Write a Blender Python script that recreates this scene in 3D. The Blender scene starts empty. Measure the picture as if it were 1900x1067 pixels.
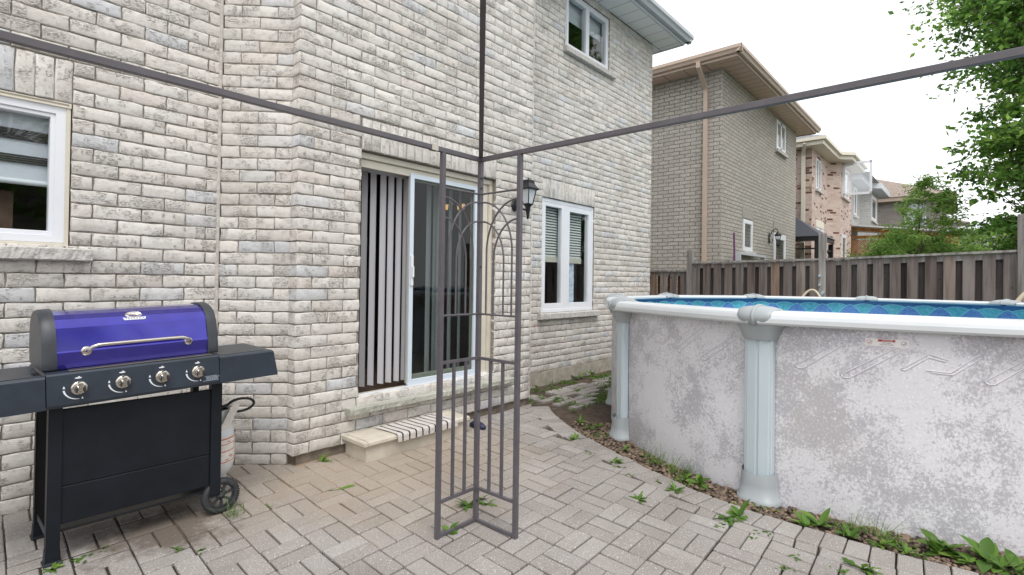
import bpy, math, random
from mathutils import Vector, Matrix
C = bpy.context.scene.collection
sc = bpy.context.scene
R = math.radians
# ------------------------------------------------------------ camera
cam_d = bpy.data.cameras.new('camera'); cam = bpy.data.objects.new('camera', cam_d); C.objects.link(cam)
cam_d.sensor_width = 36; cam_d.lens = 18.32; cam_d.shift_y = -0.0113
cam_d.clip_start = 0.05; cam_d.clip_end = 600
right = Vector((0.660, -0.751, 0.014)).normalized()
fwd = Vector((0.751, 0.660, 0.009)).normalized()
up = right.cross(fwd).normalized(); right = fwd.cross(up).normalized()
m = Matrix((right, up, -fwd)).transposed().to_4x4(); m.translation = Vector((0, 0, 1.44))
cam.matrix_world = m
sc.camera = cam
# ------------------------------------------------------------ sky and sun (bright overcast)
SUN_EL, SUN_AZ = R(58), R(235)      # azimuth of the light's origin, counted from +X towards +Y
w = bpy.data.worlds.new('World'); sc.world = w; w.use_nodes = True
nt = w.node_tree; nt.nodes.clear()
sky = nt.nodes.new('ShaderNodeTexSky'); sky.sky_type = 'NISHITA'; sky.sun_disc = False
sky.sun_elevation = SUN_EL; sky.sun_rotation = math.pi/2 - SUN_AZ; sky.dust_density = 4
scl = nt.nodes.new('ShaderNodeMix'); scl.data_type = 'RGBA'; scl.blend_type = 'MIX'
scl.inputs[0].default_value = 0.90                      # thick cloud deck over the blue
scl.inputs[7].default_value = (9.2, 9.3, 9.45, 1)
bg = nt.nodes.new('ShaderNodeBackground'); bg.inputs[1].default_value = 0.11
wo = nt.nodes.new('ShaderNodeOutputWorld')
nt.links.new(sky.outputs[0], scl.inputs[6]); nt.links.new(scl.outputs[2], bg.inputs[0]); nt.links.new(bg.outputs[0], wo.inputs[0])
sd = bpy.data.lights.new('sun', 'SUN'); sd.energy = 1.2; sd.angle = R(25); sd.color = (1, .97, .93)
so = bpy.data.objects.new('sun', sd); C.objects.link(so)
dirv = Vector((math.cos(SUN_EL)*math.cos(SUN_AZ), math.cos(SUN_EL)*math.sin(SUN_AZ), math.sin(SUN_EL)))
so.rotation_euler = dirv.to_track_quat('Z', 'Y').to_euler(); so.location = (0, 0, 30)
sc.view_settings.view_transform = 'Standard'; sc.view_settings.look = 'None'
sc.view_settings.exposure = 0.66; sc.view_settings.gamma = 1
sc.cycles.use_adaptive_sampling = True
sc.cycles.max_bounces = 8; sc.cycles.transparent_max_bounces = 12

# ------------------------------------------------------------ materials
def nodes(name):
    mt = bpy.data.materials.new(name); mt.use_nodes = True
    t = mt.node_tree; b = t.nodes['Principled BSDF']
    return mt, t, b
def N(t, typ, **k):
    n = t.nodes.new('ShaderNode' + typ)
    for a, v in k.items(): setattr(n, a, v)
    return n
def coords(t, kind='Object'):
    return N(t, 'TexCoord').outputs[kind]
def noise(t, vec, scale, detail=4, rough=.6, stretch=None, out=0):
    if stretch:
        mp = N(t, 'Mapping'); mp.inputs['Scale'].default_value = stretch
        t.links.new(vec, mp.inputs[0]); vec = mp.outputs[0]
    n = N(t, 'TexNoise'); n.inputs['Scale'].default_value = scale
    n.inputs['Detail'].default_value = detail; n.inputs['Roughness'].default_value = rough
    t.links.new(vec, n.inputs['Vector']); return n.outputs[out]
def ramp(t, fac, stops, interp='LINEAR'):
    r = N(t, 'ValToRGB'); r.color_ramp.interpolation = interp
    el = r.color_ramp.elements
    while len(el) < len(stops): el.new(.5)
    for e, (p, c) in zip(el, stops):
        e.position = p
        if not isinstance(c, (tuple, list)): c = (c, c, c)
        e.color = (*c[:3], 1)
    t.links.new(fac, r.inputs[0]); return r.outputs[0]
def mix(t, a, b, fac, blend='MIX'):
    x = N(t, 'Mix', data_type='RGBA', blend_type=blend)
    for s, v in ((6, a), (7, b)):
        if isinstance(v, (tuple, list)): x.inputs[s].default_value = (*v[:3], 1)
        else: t.links.new(v, x.inputs[s])
    if isinstance(fac, (int, float)): x.inputs[0].default_value = fac
    else: t.links.new(fac, x.inputs[0])
    return x.outputs[2]
def bump(t, b, h, strength, dist=.01):
    n = N(t, 'Bump'); n.inputs['Strength'].default_value = strength; n.inputs['Distance'].default_value = dist
    t.links.new(h, n.inputs['Height'])
    prev = b.inputs['Normal'].links
    if prev: t.links.new(prev[0].from_socket, n.inputs['Normal'])
    t.links.new(n.outputs[0], b.inputs['Normal'])
def attr(t): return N(t, 'Attribute', attribute_name='rnd').outputs['Fac']
def simple(name, col, rough=.6, metal=0, nz=None, bp=None, coat=0, rn=0, spec=.5, dirt=None):
    mt, t, b = nodes(name)
    b.inputs['Roughness'].default_value = rough; b.inputs['Metallic'].default_value = metal
    b.inputs['Coat Weight'].default_value = coat; b.inputs['Specular IOR Level'].default_value = spec
    v = coords(t); c = None
    if nz:
        n = noise(t, v, nz[0]); lo = [x*(1-nz[1]) for x in col]; hi = [min(1, x*(1+nz[1])) for x in col]
        c = ramp(t, n, [(.3, lo), (.7, hi)])
    if dirt:
        n = noise(t, v, dirt[0], 6, .7); f = ramp(t, n, [(dirt[1], 0), (dirt[1]+.12, 1)])
        c = mix(t, c if c else col, dirt[2], f)
    if rn:
        a = attr(t); f = ramp(t, a, [(0, 1-rn), (1, 1)])
        c = mix(t, c if c else col, f, 1.0, 'MULTIPLY')
    if c: t.links.new(c, b.inputs['Base Color'])
    else: b.inputs['Base Color'].default_value = (*col, 1)
    if bp: bump(t, b, noise(t, v, bp[0], 3), bp[1])
    return mt
def brick_real(name, stops, pit=(.20, .175, .15)):
    # weathered clay brick: per-brick colour, torn dark pits along the upper part, stretched grain
    mt, t, b = nodes(name); v = coords(t, 'UV')
    base = ramp(t, attr(t), stops)
    big = noise(t, v, 1.3, 4, .6); base = mix(t, base, ramp(t, big, [(.3, (.80, .79, .77)), (.62, (1, 1, 1))]), .8, 'MULTIPLY')
    blot = noise(t, v, 14, 5, .7, (1, 1.6, 1)); base = mix(t, base, ramp(t, blot, [(.32, (.72, .69, .65)), (.55, (1, 1, 1))]), .7, 'MULTIPLY')
    g1 = noise(t, v, 52, 6, .78, (1, 2.2, 1)); g2 = noise(t, v, 6.5, 4, .65)
    mu = N(t, 'Math', operation='MULTIPLY'); t.links.new(ramp(t, g1, [(.50, 0), (.57, 1)]), mu.inputs[0]); t.links.new(ramp(t, g2, [(.49, 0), (.59, 1)]), mu.inputs[1])
    g3 = noise(t, v, 90, 3, .6, (1, 2.2, 1)); sp = ramp(t, g3, [(.66, 0), (.72, .55)])
    mx = N(t, 'Math', operation='MAXIMUM'); t.links.new(mu.outputs[0], mx.inputs[0]); t.links.new(sp, mx.inputs[1])
    ml = N(t, 'Math', operation='MULTIPLY'); t.links.new(mx.outputs[0], ml.inputs[0]); ml.inputs[1].default_value = .72
    t.links.new(mix(t, base, pit, ml.outputs[0]), b.inputs['Base Color'])
    b.inputs['Roughness'].default_value = .92; b.inputs['Specular IOR Level'].default_value = .2
    bump(t, b, noise(t, v, 60, 5, .7, (1, 2.2, 1)), .55, .008)
    inv = N(t, 'Math', operation='SUBTRACT'); inv.inputs[0].default_value = 1; t.links.new(mx.outputs[0], inv.inputs[1])
    bump(t, b, inv.outputs[0], .8, .004)
    return mt
def brick_far(name, stops, mortar, course=.0905, length=.27, dark=None, bs=.9):
    mt, t, b = nodes(name); v = coords(t, 'UV')
    wob = noise(t, v, 9, 2); wv = N(t, 'VectorMath', operation='SCALE'); wv.inputs['Scale'].default_value = .03
    t.links.new(noise(t, v, 9, 2, out=1), wv.inputs[0])
    ad = N(t, 'VectorMath', operation='ADD'); t.links.new(v, ad.inputs[0]); t.links.new(wv.outputs[0], ad.inputs[1])
    bt = N(t, 'TexBrick'); bt.offset = .5
    bt.inputs['Scale'].default_value = 1; bt.inputs['Mortar Size'].default_value = .009; bt.inputs['Mortar Smooth'].default_value = .3
    bt.inputs['Brick Width'].default_value = length; bt.inputs['Row Height'].default_value = course
    bt.inputs['Color1'].default_value = (0, 0, 0, 1); bt.inputs['Color2'].default_value = (1, 1, 1, 1); bt.inputs['Mortar'].default_value = (.5, .5, .5, 1)
    t.links.new(ad.outputs[0], bt.inputs['Vector'])
    c = ramp(t, bt.outputs['Color'], stops)
    nb = noise(t, v, 22, 4, .7); c = mix(t, c, ramp(t, nb, [(.3, .62), (.62, 1.05)]), .9, 'MULTIPLY')
    c = mix(t, c, mortar, bt.outputs['Fac'])
    t.links.new(c, b.inputs['Base Color']); b.inputs['Roughness'].default_value = .92; b.inputs['Specular IOR Level'].default_value = .2
    inv = N(t, 'Math', operation='SUBTRACT'); inv.inputs[0].default_value = 1; t.links.new(bt.outputs['Fac'], inv.inputs[1])
    ad2 = N(t, 'Math', operation='ADD'); t.links.new(inv.outputs[0], ad2.inputs[0]); t.links.new(noise(t, v, 30, 4, .7), ad2.inputs[1])
    bump(t, b, ad2.outputs[0], bs, .02)
    return mt
def glass(name, tint=(.94, .96, .96), ior=1.45):
    mt, t, b = nodes(name); t.nodes.remove(b)
    fr = N(t, 'Fresnel'); ge = N(t, 'NewGeometry'); mr = N(t, 'MapRange'); t.links.new(ge.outputs['Backfacing'], mr.inputs[0])
    mr.inputs[3].default_value = ior; mr.inputs[4].default_value = 1/ior; t.links.new(mr.outputs[0], fr.inputs[0])
    tr = N(t, 'BsdfTransparent'); tr.inputs[0].default_value = (*tint, 1)
    gl = N(t, 'BsdfGlossy'); gl.inputs['Roughness'].default_value = .01
    mx = N(t, 'MixShader'); t.links.new(fr.outputs[0], mx.inputs[0]); t.links.new(tr.outputs[0], mx.inputs[1]); t.links.new(gl.outputs[0], mx.inputs[2])
    t.links.new(mx.outputs[0], t.nodes['Material Output'].inputs[0]); return mt
def leafmat(name, stops, transl=.35, rough=.5):
    mt, t, b = nodes(name)
    c = ramp(t, attr(t), stops)
    t.links.new(c, b.inputs['Base Color']); b.inputs['Roughness'].default_value = rough; b.inputs['Specular IOR Level'].default_value = .35
    tr = N(t, 'BsdfTranslucent'); t.links.new(c, tr.inputs[0])
    mx = N(t, 'MixShader'); mx.inputs[0].default_value = transl
    t.links.new(b.outputs[0], mx.inputs[1]); t.links.new(tr.outputs[0], mx.inputs[2])
    t.links.new(mx.outputs[0], t.nodes['Material Output'].inputs[0]); return mt
def woodmat(name, stops, stretch=(1, 1, .06), sc_=18, knots=True):
    mt, t, b = nodes(name); v = coords(t)
    # every board samples a different part of the grain
    ad = N(t, 'VectorMath', operation='MULTIPLY_ADD'); cmb = N(t, 'CombineXYZ'); at = attr(t)
    for i in range(3): t.links.new(at, cmb.inputs[i])
    t.links.new(cmb.outputs[0], ad.inputs[0]); ad.inputs[1].default_value = (31, 17, 43); t.links.new(v, ad.inputs[2])
    g = noise(t, ad.outputs[0], sc_, 5, .6, stretch)
    c = ramp(t, at, stops)
    c = mix(t, c, ramp(t, g, [(.34, (.42, .40, .39)), (.58, (1.0, 1.0, 1.0))]), .85, 'MULTIPLY')
    big = noise(t, ad.outputs[0], 2.2, 3, .5, (1, 1, .4)); c = mix(t, c, ramp(t, big, [(.35, (.72, .70, .68)), (.65, (1, 1, 1))]), .8, 'MULTIPLY')
    if knots:
        vo = N(t, 'TexVoronoi'); vo.inputs['Scale'].default_value = 5.5; t.links.new(ad.outputs[0], vo.inputs['Vector'])
        k = ramp(t, vo.outputs['Distance'], [(.05, 1), (.11, 0)]); c = mix(t, c, (.06, .045, .035), k)
    t.links.new(c, b.inputs['Base Color']); b.inputs['Roughness'].default_value = .85
    bump(t, b, g, .4, .006); return mt

CREAM = [(0, (.62, .635, .66)), (.05, (.66, .665, .675)), (.09, (.67, .645, .61)), (.34, (.70, .67, .63)), (.55, (.74, .71, .67)), (.75, (.71, .69, .66)), (.9, (.76, .735, .70)), (.97, (.69, .64, .60)), (1, (.72, .675, .63))]
M = {}
M['brick'] = brick_real('cream_brick', CREAM)
M['mortar'] = simple('mortar', (.25, .225, .195), .95, nz=(30, .35), bp=(120, .5))
M['concrete'] = simple('concrete', (.42, .385, .33), .9, nz=(9, .25), bp=(70, .5), dirt=(30, .66, (.18, .16, .13)))
M['stone_sill'] = simple('cast_stone', (.50, .48, .455), .9, nz=(24, .2), bp=(45, 1.0))
M['flagstone'] = simple('grey_flagstone', (.40, .40, .35), .8, nz=(6, .25), bp=(9, .8))
M['step'] = simple('precast_concrete', (.56, .51, .43), .85, nz=(5, .14), bp=(90, .3), dirt=(95, .70, (.20, .17, .14)))
M['white_pvc'] = simple('white_vinyl', (.74, .76, .80), .35, nz=(3, .03))
M['cream_pvc'] = simple('cream_aluminium', (.62, .58, .49), .45, nz=(8, .05))
M['soffit'] = simple('white_soffit', (.66, .72, .74), .5, nz=(2, .04))
def soffit_mat(name, col, axis, pitch, gw=.025):
    mt, t, b = nodes(name); se = N(t, 'SeparateXYZ'); t.links.new(coords(t), se.inputs[0])
    m1 = N(t, 'Math', operation='MULTIPLY'); t.links.new(se.outputs[axis], m1.inputs[0]); m1.inputs[1].default_value = 1/pitch
    fr_ = N(t, 'Math', operation='FRACT'); t.links.new(m1.outputs[0], fr_.inputs[0])
    f = ramp(t, fr_.outputs[0], [(0, 0), (gw, 1)], 'CONSTANT'); t.links.new(mix(t, tuple(x*.12 for x in col), col, f), b.inputs['Base Color'])
    b.inputs['Roughness'].default_value = .5; bump(t, b, f, .6, .01); return mt
M['sofx'] = soffit_mat('white_soffit_panels', (.84, .87, .88), 0, .31); M['sofy'] = soffit_mat('white_soffit_side_panels', (.84, .87, .88), 1, .31)
M['tanx'] = soffit_mat('tan_soffit_panels', (.70, .53, .44), 0, .28, .05); M['tany'] = soffit_mat('tan_soffit_side_panels', (.70, .53, .44), 1, .5, .03)
M['gap'] = simple('dark_gap', (.03, .03, .03), .9)
M['screen_frame'] = simple('pale_screen_frame', (.60, .68, .76), .35)
M['glass'] = glass('window_glass')
M['dark_glass'] = glass('screened_glass', (.74, .78, .77), 1.38)
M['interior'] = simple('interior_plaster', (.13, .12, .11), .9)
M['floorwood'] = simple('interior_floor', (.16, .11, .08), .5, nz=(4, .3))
M['blind'] = simple('blind_vinyl', (.66, .66, .70), .45)
M['blind2'] = simple('slat_blind', (.62, .64, .62), .5)
M['fabric_l'] = simple('shade_light', (.62, .65, .70), .8); M['fabric_d'] = simple('shade_dark', (.05, .045, .045), .9)
M['curtain'] = simple('blue_lace', (.60, .68, .86), .8, nz=(14, .3))
M['shingle'] = simple('shingle', (.16, .145, .13), .95, nz=(12, .4), bp=(40, .6))
M['gmetal'] = simple('taupe_painted_steel', (.104, .095, .106), .42, nz=(14, .12), dirt=(45, .70, (.22, .20, .19)))
M['black'] = simple('black_enamel', (.012, .013, .016), .4, nz=(20, .3), bp=(150, .12))
M['charcoal'] = simple('charcoal_powdercoat', (.028, .038, .054), .38, nz=(6, .22), bp=(260, .10), dirt=(70, .71, (.12, .12, .12)))
M['panelblack'] = simple('cabinet_black', (.008, .011, .016), .45, spec=.28, nz=(5, .25), bp=(260, .12), dirt=(60, .71, (.09, .09, .09)))
M['capgrey'] = simple('lid_end_casting', (.042, .047, .056), .42, nz=(12, .2), bp=(200, .15))
def bluepaint():
    mt, t, b = nodes('cobalt_enamel'); v = coords(t)
    c = ramp(t, noise(t, v, 9, 3), [(.3, (.024, .018, .27)), (.7, (.036, .029, .36))]); t.links.new(c, b.inputs['Base Color'])
    b.inputs['Metallic'].default_value = .65; b.inputs['Roughness'].default_value = .18
    b.inputs['Coat Weight'].default_value = .9; b.inputs['Coat Roughness'].default_value = .08
    bump(t, b, noise(t, v, 5, 2, .5, (1, 6, 6)), .05, .01); return mt
M['blue'] = bluepaint()
M['chrome'] = simple('brushed_nickel', (.62, .58, .52), .24, 1, nz=(25, .08))
M['steel'] = simple('dull_steel', (.50, .47, .40), .35, 1)
M['printwhite'] = simple('white_print', (.72, .76, .82), .6)
M['rubber'] = simple('wheel_plastic', (.034, .036, .041), .6, bp=(80, .3), nz=(30, .3))
M['tank'] = simple('tank_paint', (.64, .66, .68), .4, nz=(9, .06))
M['tankw'] = simple('tank_sleeve', (.72, .70, .66), .5, nz=(14, .12)); M['tankr'] = simple('tank_sleeve_red', (.55, .14, .08), .5)
M['hose'] = simple('black_hose', (.015, .015, .015), .4); M['brass'] = simple('brass', (.45, .30, .12), .35, 1)
M['resin'] = simple('pool_resin_grey', (.36, .39, .405), .45, nz=(3, .05), bp=(200, .05))
M['upright'] = simple('pool_upright', (.52, .60, .64), .33, nz=(2, .04))
M['rail'] = simple('pool_rail', (.66, .69, .71), .30, nz=(2, .04))
M['water'] = None
M['beigehose'] = simple('beige_hose', (.52, .45, .33), .5)
M['soil'] = simple('soil', (.085, .062, .045), .95, nz=(14, .5), bp=(60, .9))
M['pebble'] = simple('river_pebble', (.27, .19, .135), .6, rn=.75, nz=(60, .25))
M['grass'] = leafmat('grass_blades', [(0, (.05, .10, .02)), (1, (.12, .19, .04))])
M['weed'] = leafmat('weed_leaves', [(0, (.07, .15, .025)), (.6, (.12, .24, .035)), (1, (.20, .32, .06))], .3)
M['leaf_big'] = leafmat('tree_leaves', [(0, (.07, .16, .035)), (.45, (.16, .33, .06)), (.8, (.28, .48, .09)), (1, (.40, .58, .12))], .45)
M['leaf_sm'] = leafmat('young_tree_leaves', [(0, (.11, .22, .04)), (.5, (.25, .43, .09)), (1, (.42, .60, .17))], .45)
M['bark'] = simple('bark', (.10, .08, .06), .95, nz=(20, .4), bp=(40, .8))
M['fence'] = woodmat('weathered_cedar', [(0, (.14, .108, .098)), (.3, (.25, .22, .205)), (.55, (.18, .155, .15)), (.8, (.29, .26, .245)), (1, (.31, .21, .145))])
M['fence_dark'] = woodmat('fence_back_board', [(0, (.08, .066, .062)), (1, (.16, .14, .135))])
M['fence_red'] = woodmat('red_brown_board', [(0, (.16, .06, .03)), (1, (.24, .10, .05))])
M['post'] = woodmat('fence_post_wood', [(0, (.30, .285, .27)), (1, (.40, .385, .37))])
M['orange'] = woodmat('orange_cedar', [(0, (.42, .17, .045)), (1, (.52, .24, .07))], knots=False)
M['purple'] = simple('purple_pole', (.16, .04, .14), .5)
M['blackiron'] = simple('lantern_black', (.012, .013, .018), .35, bp=(90, .1))
M['frosted'] = simple('frosted_glass', (.58, .62, .64), .25)
M['orangelamp'] = simple('lamp_shade', (.8, .45, .15), .5)
M['matwhite'] = simple('mat_cotton', (.66, .62, .58), .95, nz=(120, .2), bp=(160, .8)); M['matdark'] = simple('mat_stripe', (.035, .033, .037), .95, bp=(160, .8))
M['shoe'] = simple('navy_rubber', (.012, .018, .06), .5)
M['red'] = simple('red_print', (.45, .04, .04), .6); M['ink'] = simple('ink', (.05, .05, .05), .6)
M['label'] = simple('label_white', (.80, .78, .77), .5)
M['clip'] = simple('pale_blue_clip', (.48, .60, .68), .4)
M['neighb1'] = brick_far('taupe_brick', [(0, (.48, .45, .405)), (.5, (.52, .485, .435)), (1, (.56, .53, .475))], (.24, .22, .195), bs=1.0)
M['pink'] = brick_far('pink_brick', [(0, (.16, .07, .06)), (.10, (.20, .09, .075)), (.13, (.52, .39, .335)), (.5, (.60, .47, .41)), (1, (.65, .53, .47))], (.50, .44, .40), bs=.5)
M['greyb'] = brick_far('pale_grey_brick', [(0, (.32, .32, .31)), (1, (.42, .42, .40))], (.46, .45, .44), bs=.5)
M['brownb'] = brick_far('brown_grey_brick', [(0, (.26, .23, .21)), (1, (.34, .31, .28))], (.4, .38, .36), bs=.4)
M['hdr1'] = simple('taupe_header', (.36, .34, .30), .9, nz=(30, .3), bp=(50, .8))
M['tan_trim'] = simple('tan_aluminium', (.52, .41, .33), .45, nz=(3, .05)); M['cream_trim'] = simple('cream_trim', (.70, .66, .56), .45)
M['grey_trim'] = simple('grey_trim', (.48, .51, .54), .45)
M['roof_b'] = simple('brown_shingle', (.25, .20, .17), .95, nz=(6, .3), bp=(10, .5)); M['roof_g'] = simple('grey_shingle', (.20, .21, .23), .95, nz=(4, .4), bp=(10, .5))
M['roof_l'] = simple('pale_roof', (.55, .57, .60), .8, nz=(4, .1))
M['gazeboroof'] = simple('slate_canopy', (.04, .045, .06), .5)
M['poly'] = simple('white_panel_roof', (.66, .66, .68), .5)
M['lawn'] = simple('lawn', (.13, .13, .09), .95, nz=(5, .4), bp=(40, 1))

# ------------------------------------------------------------ mesh builder
class MB:
    def __init__(s): s.v = []; s.f = []; s.r = []; s.sm = []; s.cur = None
    def add(s, vs, fs, rnd=None, smooth=False):
        o = len(s.v); s.v += [tuple(p) for p in vs]
        r = random.random() if rnd is None else rnd
        for f in fs: s.f.append([i+o for i in f]); s.r.append(r); s.sm.append(smooth)
        return s
    def box(s, x0, x1, y0, y1, z0, z1, rnd=None):
        v = [(x, y, z) for z in (z0, z1) for y in (y0, y1) for x in (x0, x1)]
        return s.add(v, [(0, 2, 3, 1), (4, 5, 7, 6), (0, 1, 5, 4), (2, 6, 7, 3), (0, 4, 6, 2), (1, 3, 7, 5)], rnd)
    def cbox(s, x0, x1, y0, y1, z0, z1, b=.004, rnd=None):      # box with chamfered edges
        v = []; 
        for z, zi in ((z0, 1), (z1, -1)):
            for k in range(2):
                i = b if k == 0 else 0; zz = z if k == 0 else z + zi*b
                v += [(x0+i, y0+i, zz), (x1-i, y0+i, zz), (x1-i, y1-i, zz), (x0+i, y1-i, zz)]
        f = [(3, 2, 1, 0), (8, 9, 10, 11)]
        for a in range(4):
            c = (a+1) % 4
            f += [(a, c, 4+c, 4+a), (4+a, 4+c, 12+c, 12+a), (12+a, 12+c, 8+c, 8+a)]
        return s.add(v, f, rnd)
    def prism(s, poly, d0, d1, axis='z', rnd=None, smooth=False, caps=True):
        n = len(poly)
        def P(a, b, d): return {'z': (a, b, d), 'x': (d, a, b), 'y': (a, d, b)}[axis]
        v = [P(a, b, d0) for a, b in poly] + [P(a, b, d1) for a, b in poly]
        fs = [(i, (i+1) % n, n+(i+1) % n, n+i) for i in range(n)]
        s.add(v, fs, rnd, smooth)
        if caps: s.add(v, [tuple(range(n-1, -1, -1)), tuple(range(n, 2*n))], rnd)
        return s
    def tube(s, pts, r, n=8, rnd=None, cap=True, square=False):
        pts = [Vector(p) for p in pts]; rs = r if isinstance(r, (list, tuple)) else [r]*len(pts)
        if square: n = 4
        rings = []; nrm = None
        for i, p in enumerate(pts):
            d = (pts[min(i+1, len(pts)-1)] - pts[max(i-1, 0)]).normalized()
            if nrm is None:
                a = Vector((0, 0, 1)) if abs(d.z) < .9 else Vector((1, 0, 0)); nrm = d.cross(a).normalized()
            nrm = (nrm - d*nrm.dot(d)).normalized(); b = d.cross(nrm)
            off = math.pi/4 if square else 0
            rings.append([p + (nrm*math.cos(t*2*math.pi/n+off) + b*math.sin(t*2*math.pi/n+off))*rs[i]*(1.414 if square else 1) for t in range(n)])
        v = [q for g in rings for q in g]; f = []
        for i in range(len(pts)-1):
            for k in range(n): f.append((i*n+k, i*n+(k+1) % n, (i+1)*n+(k+1) % n, (i+1)*n+k))
        o = random.random() if rnd is None else rnd
        s.add(v, f, o, not square)
        if cap: s.add(rings[0], [tuple(range(n-1, -1, -1))], o); s.add(rings[-1], [tuple(range(n))], o)
        return s
    def lathe(s, prof, c=(0, 0, 0), axis='z', n=24, rnd=None, smooth=True):
        v = []
        for r, h in prof:
            for k in range(n):
                a = 2*math.pi*k/n; x, y = r*math.cos(a), r*math.sin(a)
                p = {'z': (x, y, h), 'y': (x, h, y), 'x': (h, x, y)}[axis]
                v.append((p[0]+c[0], p[1]+c[1], p[2]+c[2]))
        f = [(i*n+k, i*n+(k+1) % n, (i+1)*n+(k+1) % n, (i+1)*n+k) for i in range(len(prof)-1) for k in range(n)]
        s.add(v, f, rnd, smooth); return s
    def xf(s, fn): s.v = [tuple(fn(Vector(p))) for p in s.v]; return s
    def build(s, name, mat, parent=None, sharp=None):
        me = bpy.data.meshes.new(name)
        off = Vector((0, 0, 0)); q = parent
        while q is not None: off += q.location; q = q.parent
        if parent is None:
            xs = [p[0] for p in s.v]; ys = [p[1] for p in s.v]; zs = [p[2] for p in s.v]
            off = Vector(((min(xs)+max(xs))/2, (min(ys)+max(ys))/2, min(zs)))
        me.from_pydata([(a-off.x, b-off.y, c-off.z) for a, b, c in s.v], [], s.f)
        me.polygons.foreach_set('use_smooth', s.sm)
        at = me.attributes.new('rnd', 'FLOAT', 'FACE'); at.data.foreach_set('value', s.r)
        uv = me.uv_layers.new(name='UVMap'); data = []
        for p in me.polygons:
            n = p.normal
            if abs(n.z) > .8: ua, va = Vector((1, 0, 0)), Vector((0, 1, 0))
            else: ua = Vector((-n.y, n.x, 0)).normalized(); va = Vector((0, 0, 1))
            for li in p.loop_indices:
                co = Vector(s.v[me.loops[li].vertex_index]); data += [co.dot(ua)+7.3*round(n.x*3), co.dot(va)]
        uv.data.foreach_set('uv', data)
        me.materials.append(mat); me.update()
        o = bpy.data.objects.new(name, me); C.objects.link(o)
        if parent: o.parent = parent
        else: o.location = off
        return o
def T(o, label=None, cat=None, group=None, kind=None):
    if label: o['label'] = label
    if cat: o['category'] = cat
    if group: o['group'] = group
    if kind: o['kind'] = kind
    return o
def thing(name, loc, label, cat, group=None):
    o = bpy.data.objects.new(name, None); C.objects.link(o); o.location = loc; o.empty_display_size = .2
    return T(o, label, cat, group)
def copy_tree(o, parent=None):
    c = o.copy(); C.objects.link(c); c.parent = parent
    for ch in list(o.children): copy_tree(ch, c)
    return c
def textmesh(txt, size, name, mat, parent, M4):
    cu = bpy.data.curves.new(name, 'FONT'); cu.body = txt; cu.size = size; cu.align_x = 'CENTER'; cu.align_y = 'CENTER'; cu.extrude = .0002
    to = bpy.data.objects.new(name, cu); me = bpy.data.meshes.new_from_object(to)
    bpy.data.objects.remove(to); bpy.data.curves.remove(cu)
    off = Vector((0, 0, 0)); q = parent
    while q is not None: off += q.location; q = q.parent
    for v in me.vertices: v.co = (M4 @ v.co) - off
    me.materials.append(mat); o = bpy.data.objects.new(name, me); C.objects.link(o); o.parent = parent; return o

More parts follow.
